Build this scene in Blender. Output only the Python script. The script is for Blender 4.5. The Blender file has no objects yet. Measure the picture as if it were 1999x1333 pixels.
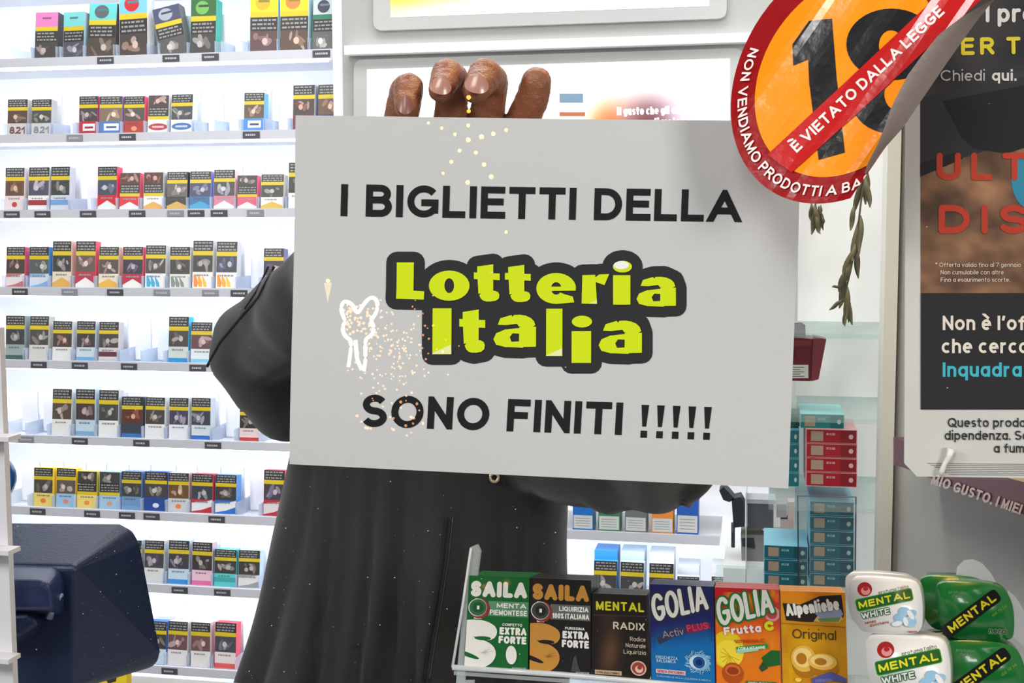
import bpy, bmesh, math, random
from mathutils import Vector, Matrix, noise
R = math.radians
rnd = random.Random(7)
scene = bpy.context.scene
COL = scene.collection

# ------------------------------------------------------------------ camera
FPX = 2475.0
CAM = Vector((0, 0, 1.5))
th, ph, ro = R(11.1), R(5.17), R(-0.18)
fw = Vector((-math.sin(th)*math.cos(ph), math.cos(th)*math.cos(ph), -math.sin(ph)))
r0 = Vector((math.cos(th), math.sin(th), 0)); u0 = r0.cross(fw)
rt = r0*math.cos(ro) + u0*math.sin(ro); up = -r0*math.sin(ro) + u0*math.cos(ro)
cd = bpy.data.cameras.new('camera'); cam = bpy.data.objects.new('camera', cd); COL.objects.link(cam)
cam.matrix_world = Matrix(((rt.x, up.x, -fw.x, CAM.x), (rt.y, up.y, -fw.y, CAM.y), (rt.z, up.z, -fw.z, CAM.z), (0, 0, 0, 1)))
cd.sensor_fit = 'HORIZONTAL'; cd.sensor_width = 36; cd.lens = FPX/1999*36; cd.clip_start = .01
scene.camera = cam

def ray(px, py): return fw + rt*((px-999.5)/FPX) + up*((666.5-py)/FPX)
def W(px, py, Y):                     # a photo position at the depth Y of the shop
    d = ray(px, py); return CAM + d*(Y/d.y)
def RP(r, Y): return r*Y/FPX*1.0      # a radius in photo pixels at depth Y -> metres
class Surf:                           # a real plane in the shop
    def __init__(s, p, n):
        s.p = Vector(p); s.n = Vector(n).normalized()
        if s.n.dot(fw) > 0: s.n = -s.n
    def at(s, px, py, lift=0.0):
        d = ray(px, py); q = CAM + d*((s.p-CAM).dot(s.n)/d.dot(s.n)); return q + s.n*lift
def SY(Y): return Surf((0, Y, 0), (0, -1, 0))

# ------------------------------------------------------------------ materials
def lin(c): return tuple((x/255/12.92 if x/255 <= .04045 else ((x/255+.055)/1.055)**2.4) for x in c[:3])
MATS = {}
def mat(name, c=(200, 200, 200), rough=.5, metal=0, emit=0, alpha=1, trans=0, noisy=0, nscale=30, bump=0, bscale=200, coat=0, spec=.5, stretch=(1, 1, 1)):
    if name in MATS: return MATS[name]
    m = bpy.data.materials.new(name); m.use_nodes = True; nt = m.node_tree; b = nt.nodes['Principled BSDF']
    l = lin(c); b.inputs['Base Color'].default_value = (*l, 1); b.inputs['Roughness'].default_value = rough
    b.inputs['Metallic'].default_value = metal; b.inputs['Specular IOR Level'].default_value = spec
    b.inputs['Coat Weight'].default_value = coat
    if emit: b.inputs['Emission Color'].default_value = (*l, 1); b.inputs['Emission Strength'].default_value = emit
    b.inputs['Alpha'].default_value = alpha
    if trans: b.inputs['Transmission Weight'].default_value = trans
    if noisy or bump:
        tc = nt.nodes.new('ShaderNodeTexCoord'); mp = nt.nodes.new('ShaderNodeMapping'); nt.links.new(tc.outputs['Object'], mp.inputs[0]); mp.inputs['Scale'].default_value = stretch
        if noisy:
            n = nt.nodes.new('ShaderNodeTexNoise'); n.inputs['Scale'].default_value = nscale; n.inputs['Detail'].default_value = 5; nt.links.new(mp.outputs[0], n.inputs['Vector'])
            mx = nt.nodes.new('ShaderNodeMix'); mx.data_type = 'RGBA'; mx.inputs[6].default_value = (*[x*(1-noisy) for x in l], 1); mx.inputs[7].default_value = (*[min(1, x*(1+noisy)) for x in l], 1)
            nt.links.new(n.outputs[0], mx.inputs[0]); nt.links.new(mx.outputs[2], b.inputs['Base Color'])
        if bump:
            n2 = nt.nodes.new('ShaderNodeTexNoise'); n2.inputs['Scale'].default_value = bscale; n2.inputs['Detail'].default_value = 4; nt.links.new(mp.outputs[0], n2.inputs['Vector'])
            bp = nt.nodes.new('ShaderNodeBump'); bp.inputs['Strength'].default_value = bump; bp.inputs['Distance'].default_value = .004
            nt.links.new(n2.outputs[0], bp.inputs['Height']); nt.links.new(bp.outputs[0], b.inputs['Normal'])
    MATS[name] = m; return m
def ink(name, rough=.5, emit=0, coat=0, bump=0, bscale=60):   # printing: the colour of each patch is stored on the mesh
    if name in MATS: return MATS[name]
    m = mat(name, (255, 255, 255), rough, coat=coat, bump=bump, bscale=bscale); nt = m.node_tree; b = nt.nodes['Principled BSDF']
    a = nt.nodes.new('ShaderNodeAttribute'); a.attribute_name = 'Ink'; nt.links.new(a.outputs['Color'], b.inputs['Base Color'])
    if emit: nt.links.new(a.outputs['Color'], b.inputs['Emission Color']); b.inputs['Emission Strength'].default_value = emit
    return m
def clearmat(name, tint=(235, 240, 245), frac=.75, rough=.08, diff=None):   # thin clear plastic: mostly transparent, some gloss or milk
    if name in MATS: return MATS[name]
    m = bpy.data.materials.new(name); m.use_nodes = True; nt = m.node_tree; nt.nodes.clear()
    o = nt.nodes.new('ShaderNodeOutputMaterial'); t = nt.nodes.new('ShaderNodeBsdfTransparent'); t.inputs[0].default_value = (*lin(tint), 1)
    p = nt.nodes.new('ShaderNodeBsdfPrincipled'); p.inputs['Base Color'].default_value = (*lin(diff or tint), 1); p.inputs['Roughness'].default_value = rough
    mx = nt.nodes.new('ShaderNodeMixShader'); mx.inputs[0].default_value = 1-frac
    nt.links.new(t.outputs[0], mx.inputs[1]); nt.links.new(p.outputs[0], mx.inputs[2]); nt.links.new(mx.outputs[0], o.inputs[0]); MATS[name] = m; return m

# ------------------------------------------------------------------ objects
def tag(o, label=None, cat=None, group=None, kind=None):
    if label: o['label'] = label
    if cat: o['category'] = cat
    if group: o['group'] = group
    if kind: o['kind'] = kind
    return o
def empty(name, loc, label=None, cat=None, group=None):
    o = bpy.data.objects.new(name, None); COL.objects.link(o); o.location = loc; o.empty_display_size = .02
    return tag(o, label, cat, group)
def link(name, me, m=None, parent=None, smooth=False):
    o = bpy.data.objects.new(name, me); COL.objects.link(o)
    if m: me.materials.append(m)
    if smooth: me.polygons.foreach_set('use_smooth', [True]*len(me.polygons))
    if parent is not None:
        o.parent = parent
        if parent.type == 'EMPTY' or True: o.matrix_parent_inverse = pinv(parent)
    return o
def pinv(p):
    M = Matrix.Identity(4); chain = []
    while p is not None: chain.append(p); p = p.parent
    for q in reversed(chain): M = M @ q.matrix_parent_inverse @ q.matrix_basis if q.parent else q.matrix_basis.copy()
    return M.inverted()
def bm_obj(name, bm, m=None, parent=None, smooth=False, bevel=0, seg=2):
    if bevel:
        bmesh.ops.bevel(bm, geom=[e for e in bm.edges if len(e.link_faces) == 2 and e.calc_face_angle(0) > .5], offset=bevel, segments=seg, profile=.5, affect='EDGES', clamp_overlap=True)
    bmesh.ops.recalc_face_normals(bm, faces=bm.faces)
    me = bpy.data.meshes.new(name); bm.to_mesh(me); bm.free()
    o = link(name, me, m, parent, smooth)
    if bevel and not smooth: me.polygons.foreach_set('use_smooth', [False]*len(me.polygons))
    return o
def bx(bm, x0, x1, y0, y1, z0, z1):
    v = [bm.verts.new((x, y, z)) for x in (x0, x1) for y in (y0, y1) for z in (z0, z1)]
    for f in ((0, 1, 3, 2), (4, 6, 7, 5), (0, 4, 5, 1), (2, 3, 7, 6), (0, 2, 6, 4), (1, 5, 7, 3)): bm.faces.new([v[i] for i in f])
def box(name, x0, x1, y0, y1, z0, z1, m, parent=None, bevel=0, kind=None):
    bm = bmesh.new(); bx(bm, x0, x1, y0, y1, z0, z1); o = bm_obj(name, bm, m, parent, bevel=bevel)
    return tag(o, kind=kind) if kind else o
def prism(name, front, n, depth, m, parent=None, bevel=0, seg=2, smooth=False):   # front: world points, extruded by -n*depth
    bm = bmesh.new(); a = [bm.verts.new(p) for p in front]; b = [bm.verts.new(Vector(p) - n*depth) for p in front]
    bm.faces.new(a); bm.faces.new(b[::-1]); k = len(a)
    for i in range(k): bm.faces.new((a[i], b[i], b[(i+1) % k], a[(i+1) % k]))
    return bm_obj(name, bm, m, parent, bevel=bevel, seg=seg, smooth=smooth)
def tube(name, pts, rad, m, parent=None, n=8, closed=False, bm=None):
    own = bm is None
    if own: bm = bmesh.new()
    pts = [Vector(p) for p in pts]; rings = []; k = len(pts)
    for i, p in enumerate(pts):
        t = (pts[(i+1) % k] - pts[i-1]) if closed else (pts[min(i+1, k-1)] - pts[max(i-1, 0)])
        t.normalize(); a = t.cross(Vector((0.02, .03, 1))); a = a.normalized() if a.length > .05 else t.cross(Vector((1, 0, 0))).normalized(); b = t.cross(a)
        rr = rad[i] if isinstance(rad, (list, tuple)) else rad
        rings.append([bm.verts.new(p + (a*math.cos(2*math.pi*j/n) + b*math.sin(2*math.pi*j/n))*rr) for j in range(n)])
    for i in range(k if closed else k-1):
        A, B = rings[i], rings[(i+1) % k]
        for j in range(n): bm.faces.new((A[j], A[(j+1) % n], B[(j+1) % n], B[j]))
    if not closed: bm.faces.new(rings[0]); bm.faces.new(rings[-1][::-1])
    return bm_obj(name, bm, m, parent, smooth=True) if own else None

# ------------------------------------------------------------------ stroke lettering
def arc(cx, cy, rx, ry, a0, a1, n=14): return [(cx+rx*math.cos(R(a0+(a1-a0)*i/n)), cy+ry*math.sin(R(a0+(a1-a0)*i/n))) for i in range(n+1)]
def ell(cx, cy, rx, ry): return arc(cx, cy, rx, ry, 90, 450, 24)
X = .7
GL = {
 'A': (.80, [[(0, 0), (.40, 1), (.80, 0)], [(.16, .30), (.64, .30)]]),
 'B': (.60, [[(0, 0), (0, 1)], [(0, 1), (.34, 1)]+arc(.34, .765, .22, .235, 90, -90)+[(0, .53)], [(0, .53), (.36, .53)]+arc(.36, .265, .24, .265, 90, -90)+[(0, 0)]]),
 'C': (.72, [arc(.40, .5, .40, .5, 42, 318, 24)]),
 'D': (.66, [[(0, 0), (0, 1)], [(0, 1), (.28, 1)]+arc(.28, .5, .38, .5, 90, -90)+[(0, 0)]]),
 'E': (.54, [[(.54, 1), (0, 1), (0, 0), (.56, 0)], [(0, .53), (.5, .53)]]),
 'F': (.50, [[(.50, 1), (0, 1), (0, 0)], [(0, .50), (.43, .50)]]),
 'G': (.76, [arc(.41, .5, .41, .5, 42, 320, 24), [(.44, .45), (.76, .45), (.76, .16)]]),
 'H': (.60, [[(0, 0), (0, 1)], [(.6, 0), (.6, 1)], [(0, .52), (.6, .52)]]),
 'I': (0, [[(0, 0), (0, 1)]]),
 'J': (.42, [[(.42, 1), (.42, .25)]+arc(.21, .25, .21, .25, 0, -170)]),
 'K': (.6, [[(0, 0), (0, 1)], [(.56, 1), (.02, .42)], [(.2, .6), (.6, 0)]]),
 'L': (.50, [[(0, 1), (0, 0), (.50, 0)]]),
 'M': (.74, [[(0, 0), (0, 1), (.37, .1), (.74, 1), (.74, 0)]]),
 'N': (.58, [[(0, 0), (0, 1), (.58, 0), (.58, 1)]]),
 'O': (.80, [ell(.40, .5, .40, .5)]),
 'P': (.56, [[(0, 0), (0, 1), (.32, 1)]+arc(.32, .73, .24, .27, 90, -90)+[(0, .46)]]),
 'Q': (.80, [ell(.40, .5, .40, .5), [(.5, .25), (.8, -.05)]]),
 'R': (.60, [[(0, 0), (0, 1), (.34, 1)]+arc(.34, .74, .24, .26, 90, -90)+[(0, .48)], [(.3, .48), (.6, 0)]]),
 'S': (.58, [arc(.29, .75, .27, .25, 28, 270, 16)[:-1]+arc(.29, .25, .29, .25, 90, -155, 16)]),
 'T': (.60, [[(0, 1), (.60, 1)], [(.30, 1), (.30, 0)]]),
 'U': (.60, [[(0, 1), (0, .3)]+arc(.3, .3, .3, .3, 180, 360)+[(.6, 1)]]),
 'V': (.70, [[(0, 1), (.35, 0), (.70, 1)]]),
 'W': (1.0, [[(0, 1), (.25, 0), (.5, .9), (.75, 0), (1., 1)]]),
 'X': (.62, [[(0, 0), (.62, 1)], [(0, 1), (.62, 0)]]),
 'Y': (.64, [[(0, 1), (.32, .45), (.64, 1)], [(.32, .45), (.32, 0)]]),
 'Z': (.58, [[(0, 1), (.58, 1), (0, 0), (.58, 0)]]),
 '0': (.54, [ell(.27, .5, .27, .5)]), '1': (.24, [[(0, .72), (.24, 1), (.24, 0)]]),
 '2': (.54, [arc(.27, .72, .26, .28, 160, -20, 14)+[(0, 0), (.54, 0)]]),
 '3': (.52, [arc(.26, .75, .24, .25, 150, -90, 14), arc(.26, .26, .26, .26, 90, -150, 14)]),
 '4': (.56, [[(.42, 0), (.42, 1), (0, .28), (.56, .28)]]),
 '5': (.54, [[(.5, 1), (.08, 1), (.04, .52)]+arc(.27, .32, .27, .32, 130, -150, 16)]),
 '6': (.54, [ell(.27, .31, .27, .31), [(.01, .36), (.1, .75), (.4, 1)]]),
 '7': (.52, [[(0, 1), (.52, 1), (.18, 0)]]),
 '8': (.54, [ell(.27, .76, .22, .24), ell(.27, .26, .27, .26)]),
 '9': (.54, [ell(.27, .69, .27, .31), [(.53, .64), (.44, .25), (.14, 0)]]),
 'a': (.48, [ell(.24, .35, .24, .35), [(.48, .70), (.48, 0)]]),
 '@': (.46, [arc(.22, .48, .24, .22, 140, 0, 10)+[(.46, 0)], ell(.22, .19, .22, .19)]),
 'b': (.50, [[(0, 1), (0, 0)], ell(.25, .35, .25, .35)]),
 'c': (.44, [arc(.26, .35, .26, .35, 50, 310, 16)]),
 'd': (.50, [[(.5, 1), (.5, 0)], ell(.25, .35, .25, .35)]),
 'e': (.50, [[(.02, .36), (.50, .36)]+arc(.25, .35, .25, .35, 5, 310, 18)]),
 'f': (.32, [arc(.32, .8, .18, .2, 90, 180, 8)+[(.14, 0)], [(0, .66), (.34, .66)]]),
 'g': (.50, [ell(.25, .35, .25, .35), [(.5, .7), (.5, -.08)]+arc(.26, -.08, .24, .20, 0, -150, 10)]),
 'h': (.46, [[(0, 1), (0, 0)], [(0, .42)]+arc(.23, .44, .23, .26, 180, 0, 12)+[(.46, 0)]]),
 'i': (0, [[(0, 0), (0, X)], [(0, 1.08), (0, 1.1)]]),
 'j': (0, [[(0, X), (0, -.2)], [(0, 1.08), (0, 1.1)]]),
 'k': (.44, [[(0, 1), (0, 0)], [(.42, .7), (.02, .3)], [(.15, .42), (.44, 0)]]),
 'l': (0, [[(0, 0), (0, 1)]]),
 'm': (.76, [[(0, X), (0, 0)], [(0, .44)]+arc(.19, .48, .19, .22, 180, 0, 10)+[(.38, 0)], [(.38, .44)]+arc(.57, .48, .19, .22, 180, 0, 10)+[(.76, 0)]]),
 'n': (.44, [[(0, X), (0, 0)], [(0, .42)]+arc(.22, .46, .22, .24, 180, 0, 12)+[(.44, 0)]]),
 'o': (.52, [ell(.26, .35, .26, .35)]),
 'p': (.50, [[(0, X), (0, -.3)], ell(.25, .35, .25, .35)]),
 'q': (.50, [[(.5, X), (.5, -.3)], ell(.25, .35, .25, .35)]),
 'r': (.28, [[(0, X), (0, 0)], arc(.26, .44, .26, .26, 180, 80, 8)]),
 's': (.38, [arc(.19, .525, .18, .175, 30, 270, 10)[:-1]+arc(.19, .175, .19, .175, 90, -150, 10)]),
 't': (.32, [[(.13, .95), (.13, .15)]+arc(.28, .15, .15, .15, 180, 285, 8), [(0, X), (.32, X)]]),
 'u': (.44, [[(0, X), (0, .25)]+arc(.22, .25, .22, .25, 180, 360, 10)+[(.44, X)], [(.44, .3), (.44, 0)]]),
 'v': (.46, [[(0, X), (.23, 0), (.46, X)]]), 'w': (.7, [[(0, X), (.175, 0), (.35, X), (.525, 0), (.7, X)]]),
 'x': (.42, [[(0, X), (.42, 0)], [(0, 0), (.42, X)]]), 'y': (.46, [[(0, X), (.23, 0)], [(.46, X), (.12, -.3)]]),
 'z': (.42, [[(0, X), (.42, X), (0, 0), (.42, 0)]]),
 '.': (0, [[(0, 0), (0, .02)]]), ',': (.04, [[(.04, .04), (0, -.14)]]), '!': (0, [[(0, .32), (0, 1)], [(0, 0), (0, .02)]]),
 "'": (.04, [[(.04, 1), (0, .8)]]), ':': (0, [[(0, 0), (0, .02)], [(0, .6), (0, .62)]]), '-': (.25, [[(0, .4), (.25, .4)]]),
 '*': (.24, [[(.12, .75), (.12, 1)], [(0, .82), (.24, .94)], [(0, .94), (.24, .82)]]), '/': (.4, [[(0, 0), (.4, 1)]]), '%': (.6, [[(.1, 0), (.5, 1)], ell(.1, .85, .1, .13), ell(.5, .15, .1, .13)]),
}
GL['È'] = (.54, GL['E'][1]+[[(.14, 1.50), (.36, 1.38)]]); GL['è'] = (.50, GL['e'][1]+[[(.12, 1.18), (.30, 1.0)]])
def clip_half(poly, a, b, c):          # keep a*x+b*y<=c
    out = []
    for i in range(len(poly)):
        p, q = poly[i], poly[(i+1) % len(poly)]; dp = a*p[0]+b*p[1]-c; dq = a*q[0]+b*q[1]-c
        if dp <= 0: out.append(p)
        if dp*dq < 0: t = dp/(dp-dq); out.append((p[0]+(q[0]-p[0])*t, p[1]+(q[1]-p[1])*t))
    return out
def ribbon(pts, w, rnd_caps=False, ext0=0, ext1=0, closed=False):
    polys = []; pts = [tuple(p) for p in pts]
    pts = [p for i, p in enumerate(pts) if i == 0 or math.hypot(p[0]-pts[i-1][0], p[1]-pts[i-1][1]) > 1e-5*max(1, w)]; k = len(pts)
    if not closed:
        def push(p, q, e): d = math.hypot(p[0]-q[0], p[1]-q[1]) or 1; return (p[0]+(p[0]-q[0])/d*e, p[1]+(p[1]-q[1])/d*e)
        a, b = push(pts[0], pts[1], ext0), push(pts[-1], pts[-2], ext1); pts = [a]+pts[1:-1]+[b]
    nrm = []
    for i in range(k-1):
        dx, dy = pts[i+1][0]-pts[i][0], pts[i+1][1]-pts[i][1]; l = math.hypot(dx, dy) or 1e-9; nrm.append((-dy/l, dx/l))
    off = []
    for i in range(k):
        if closed and i in (0, k-1): a, b = nrm[-1], nrm[0]
        else: a, b = nrm[max(i-1, 0)], nrm[min(i, k-2)]
        mx, my = a[0]+b[0], a[1]+b[1]; l2 = mx*mx+my*my
        if l2 < 1e-6: off.append((b[0]*w/2, b[1]*w/2)); continue
        s = 2/l2; ln = math.sqrt(l2)*s
        if ln > 4: s *= 4/ln
        off.append((mx*s*w/2, my*s*w/2))
    for i in range(k-1):
        p, q, a, b = pts[i], pts[i+1], off[i], off[i+1]
        polys.append([(p[0]+a[0], p[1]+a[1]), (q[0]+b[0], q[1]+b[1]), (q[0]-b[0], q[1]-b[1]), (p[0]-a[0], p[1]-a[1])])
    return polys
def fat(pts, w):                       # round ends and corners, mitred along smooth curves
    pts = [p for i, p in enumerate(pts) if i == 0 or math.hypot(p[0]-pts[i-1][0], p[1]-pts[i-1][1]) > .004*w]
    if len(pts) < 2: pts = [pts[0], (pts[0][0]+.01*w, pts[0][1])]
    closed = len(pts) > 6 and math.hypot(pts[0][0]-pts[-1][0], pts[0][1]-pts[-1][1]) < .01*w
    cut = [0]
    for i in range(1, len(pts)-1):
        a = math.atan2(pts[i][1]-pts[i-1][1], pts[i][0]-pts[i-1][0]); b = math.atan2(pts[i+1][1]-pts[i][1], pts[i+1][0]-pts[i][0])
        if abs((b-a+math.pi) % (2*math.pi)-math.pi) > .62: cut.append(i)
    cut.append(len(pts)-1); polys = []
    if closed and len(cut) == 2: return ribbon(pts, w, closed=True)
    for a, b in zip(cut, cut[1:]): polys += ribbon(pts[a:b+1], w)
    for i in sorted(set(cut)): x, y = pts[i]; polys.append([(x+w/2*math.cos(R(j*22.5)), y+w/2*math.sin(R(j*22.5))) for j in range(16)])
    return polys
def text_polys(s, H, wt=.2, sx=1.0, gap=.12, space=.32, grow=0, rounded=False):
    """polygons with x to the right, y up, the cap height H; also the width"""
    sw = wt*H; x = 0; out = []
    for ch in s:
        if ch == ' ': x += space*H*sx; continue
        w, st = GL[ch]
        def M(p): return (x+sw/2+p[0]*H*sx*(1-wt*.4), sw/2+p[1]*(H-sw))
        ys = [M(p)[1] for q in st for p in q]; y0, y1 = min(ys)-sw/2, max(ys)+sw/2
        for q in st:
            P = [M(p) for p in q]; closed = len(q) > 8 and abs(q[0][0]-q[-1][0])+abs(q[0][1]-q[-1][1]) < 1e-6
            if grow or rounded: out += fat(P, sw+2*grow); continue
            def e(i, j):
                dx, dy = q[i][0]-q[j][0], q[i][1]-q[j][1]
                if math.hypot(dx, dy) < .11 and len(q) > 3: return 0
                if len(q) > 6: return sw*.02 if len(q) > 12 and abs(dx) > .01 and abs(dy) > .01 else sw/2
                return sw*.9 if abs(dx) > .09 and abs(dy) > .09 else sw/2
            if ch == '!' and q[0][1] > .2:
                a, b = M((0, .30)), M((0, 1)); out.append([(a[0]-sw*.3, a[1]), (a[0]+sw*.3, a[1]), (b[0]+sw*.58, b[1]+sw/2), (b[0]-sw*.58, b[1]+sw/2)]); continue
            for r_ in ribbon(P, sw, False, 0 if closed else e(0, 1), 0 if closed else e(-1, -2), closed):
                r_ = clip_half(clip_half(r_, 0, 1, y1), 0, -1, -y0)
                if len(r_) > 2: out.append(r_)
        x += w*H*sx*(1-wt*.4)+sw+gap*H*sx
    return out, x-gap*H*sx

def chaikin(p, n=2, closed=True):
    for _ in range(n):
        q = [] if closed else [p[0]]; m = len(p)
        for i in range(m if closed else m-1):
            a, b = p[i], p[(i+1) % m]; q += [(a[0]*.75+b[0]*.25, a[1]*.75+b[1]*.25), (a[0]*.25+b[0]*.75, a[1]*.25+b[1]*.75)]
        p = q if closed else q+[p[-1]]
    return p
class Gfx:
    """flat printing made of patches in photo pixels (or any 2D units); at() carries it onto a real surface"""
    def __init__(s): s.p = []; s.z = 0
    def layer(s): s.z += 1; return s
    def poly(s, pts, c): s.p.append((list(pts), c, s.z)); return s
    def rect(s, x0, y0, x1, y1, c): return s.poly([(x0, y0), (x1, y0), (x1, y1), (x0, y1)], c)
    def ell(s, cx, cy, rx, ry, c, rot=0, n=28):
        a = R(rot); return s.poly([(cx+rx*math.cos(t)*math.cos(a)-ry*math.sin(t)*math.sin(a), cy+rx*math.cos(t)*math.sin(a)+ry*math.sin(t)*math.cos(a)) for t in [2*math.pi*i/n for i in range(n)]], c)
    def line(s, pts, w, c, rounded=True):
        for q in (fat(pts, w) if rounded else ribbon(pts, w)): s.poly(q, c)
        return s
    def grid(s, x0, y0, x1, y1, nx, ny, fn, quad=None):   # a printed picture: fn(u,v)->colour
        for i in range(nx):
            for j in range(ny):
                a, b, c_, d = x0+(x1-x0)*i/nx, x0+(x1-x0)*(i+1)/nx, y0+(y1-y0)*j/ny, y0+(y1-y0)*(j+1)/ny
                s.p.append(([(a, c_), (b, c_), (b, d), (a, d)], [fn(i/nx, j/ny), fn((i+1)/nx, j/ny), fn((i+1)/nx, (j+1)/ny), fn(i/nx, (j+1)/ny)], s.z))
        return s
    def text(s, t, x, y, H, c, wt=.2, rot=0, width=None, sx=1, gap=.12, space=.32, grow=0, rounded=False, shear=0, T=None, vs=1):
        """baseline start (x,y) in image coordinates (y down); rot in degrees, positive = rising to the right"""
        if width:
            for _ in range(4):
                w = text_polys(t, H, wt, sx, gap, space)[1]; sx *= (width)/w
        P, w = text_polys(t, H, wt, sx, gap, space, grow, rounded)
        a = R(rot); ca, sa = math.cos(a), math.sin(a)
        T = T or (lambda u, v: (x+(u+shear*v)*ca-v*sa, y-(u+shear*v)*sa-v*ca))
        for q in P: s.poly([T(u, v*vs) for u, v in q], c)
        return s
    def clip(s, a, b, c):
        out = []
        for pts, col, z in s.p:
            if all(a*p[0]+b*p[1] <= c for p in pts): out.append((pts, col, z)); continue
            if isinstance(col, list): col = col[0]
            q = clip_half(pts, a, b, c)
            if len(q) > 2: out.append((q, col, z))
        s.p = out; return s
    def cliprect(s, x0, y0, x1, y1): return s.clip(1, 0, x1).clip(-1, 0, -x0).clip(0, 1, y1).clip(0, -1, -y0)
    def build(s, name, at, m, parent=None, step=.00012, base=.00015):
        V, F, C = [], [], []
        for k, (pts, c, z) in enumerate(s.p):
            i0 = len(V); l = base+z*step+(k % 41)*step*.015
            V += [at(p[0], p[1], l) for p in pts]; F.append(list(range(i0, i0+len(pts))))
            for j in range(len(pts)): q = c[j] if isinstance(c, list) else c; C += [*lin(q), 1]
        me = bpy.data.meshes.new(name); me.from_pydata([tuple(v) for v in V], [], F)
        at_ = me.color_attributes.new('Ink', 'FLOAT_COLOR', 'CORNER'); at_.data.foreach_set('color', C)
        return link(name, me, m, parent)
def lerp(a, b, t): t = max(0, min(1, t)); return tuple(a[i]+(b[i]-a[i])*t for i in range(3))
def mulc(c, k): return tuple(max(0, min(255, v*k)) for v in c)

M_INK = ink('printed_matte', .7); M_INK.node_tree.nodes['Principled BSDF'].inputs['Specular IOR Level'].default_value = .15; M_GLOSSINK = ink('printed_gloss', .3, coat=.3)
M_CARD = ink('printed_card', .4)
WHITE = mat('white_laminate', (228, 230, 232), .4)
# ------------------------------------------------------------------ the shop window, room shell
YG = .708
def structure(o): return tag(o, kind='structure')
M_WALL = mat('painted_wall', (205, 205, 200), .7, noisy=.03, nscale=8, bump=.05, bscale=90)
structure(box('floor', -3.2, 2.2, .3, 3.2, -.1, 0, mat('grey_floor_tile', (150, 148, 145), .4, noisy=.1, nscale=6)))
structure(box('floor_pavement', -5, 5, -7, .3, -.12, -.02, mat('street_stone', (70, 68, 66), .6, noisy=.25, nscale=12)))
structure(box('ceiling', -3.2, 2.2, .68, 3.2, 3.0, 3.1, M_WALL))
structure(box('wall_back', -3.2, 2.2, 2.98, 3.1, 0, 3.0, M_WALL))
structure(box('wall_left', -3.2, -3.1, .7, 3.1, 0, 3.0, M_WALL))
structure(box('wall_right', 2.1, 2.2, .7, 3.1, 0, 3.0, M_WALL))
structure(box('wall_front', -3.2, 2.2, .68, .74, 0, .86, M_WALL))
# window pane: mostly transparent, a little mirror
g = bpy.data.materials.new('window_glass'); g.use_nodes = True; nt = g.node_tree; nt.nodes.clear()
o_ = nt.nodes.new('ShaderNodeOutputMaterial'); tr_ = nt.nodes.new('ShaderNodeBsdfTransparent'); gl_ = nt.nodes.new('ShaderNodeBsdfGlossy'); gl_.inputs['Roughness'].default_value = 0
fr_ = nt.nodes.new('ShaderNodeFresnel'); 
ge_ = nt.nodes.new('ShaderNodeNewGeometry'); mi_ = nt.nodes.new('ShaderNodeMapRange'); mi_.inputs[3].default_value = 1.62; mi_.inputs[4].default_value = 1/1.62   # the same pane seen from either side
nt.links.new(ge_.outputs['Backfacing'], mi_.inputs[0]); nt.links.new(mi_.outputs[0], fr_.inputs[0])
tr_.inputs[0].default_value = (.97, .98, .975, 1); mx_ = nt.nodes.new('ShaderNodeMixShader')
nt.links.new(fr_.outputs[0], mx_.inputs[0]); nt.links.new(tr_.outputs[0], mx_.inputs[1]); nt.links.new(gl_.outputs[0], mx_.inputs[2]); nt.links.new(mx_.outputs[0], o_.inputs[0])
bm = bmesh.new(); bm.faces.new([bm.verts.new(p) for p in ((-2.6, YG, .86), (1.6, YG, .86), (1.6, YG, 2.9), (-2.6, YG, 2.9))])
structure(bm_obj('window_1', bm, g))
M_FR = mat('window_frame_metal', (120, 120, 122), .4, metal=.5)
structure(box('trim_1', -2.68, -2.6, .67, .75, .86, 2.98, M_FR)); structure(box('trim_2', 1.6, 1.68, .67, .75, .86, 2.98, M_FR)); structure(box('trim_3', -2.68, 1.68, .67, .75, 2.9, 2.98, M_FR))
# counter behind the window
M_CT = mat('counter_top', (190, 190, 190), .35)
ct = empty('window_counter', (-.3, .95, 0), 'long white counter running behind the shop window under the sweets', 'counter')
box('worktop', -1.5, 1.1, .76, 1.16, 1.01, 1.045, M_CT, ct, bevel=.004); box('body', -1.5, 1.1, .78, 1.12, 0, 1.01, WHITE, ct)

# ------------------------------------------------------------------ the paper sign
pr, pu, pf_ = None, None, None
def axes(yaw, pit, rol):
    f = Vector((-math.sin(yaw)*math.cos(pit), math.cos(yaw)*math.cos(pit), -math.sin(pit))); a = Vector((math.cos(yaw), math.sin(yaw), 0)); b = a.cross(f)
    return a*math.cos(rol)+b*math.sin(rol), -a*math.sin(rol)+b*math.cos(rol), f
pr, pu, pf_ = axes(R(3.28), R(2.70), R(-1.436))
PC = CAM + Vector((-.12854, .73369, -.04197)); PAPER = Surf(PC, -pf_)
def wavy(P):                                   # a hand-held sheet is never quite flat
    d = P-PC; u, v = d.dot(pr)/.297, d.dot(pu)/.21
    return P + PAPER.n*(-.0022*math.sin(u*5+1)*(v+.5) - .0012*math.cos(v*6+u*2))
bm = bmesh.new(); NX, NY = 30, 22; G_ = []
for s_ in (0, 1):
    G_.append([[bm.verts.new(wavy(PC + pr*.297*(i/NX-.5) + pu*.210*(j/NY-.5)) - PAPER.n*.0003*s_) for j in range(NY+1)] for i in range(NX+1)])
for i in range(NX):
    for j in range(NY):
        for s_ in (0, 1): bm.faces.new([G_[s_][i][j], G_[s_][i+1][j], G_[s_][i+1][j+1], G_[s_][i][j+1]])
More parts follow.
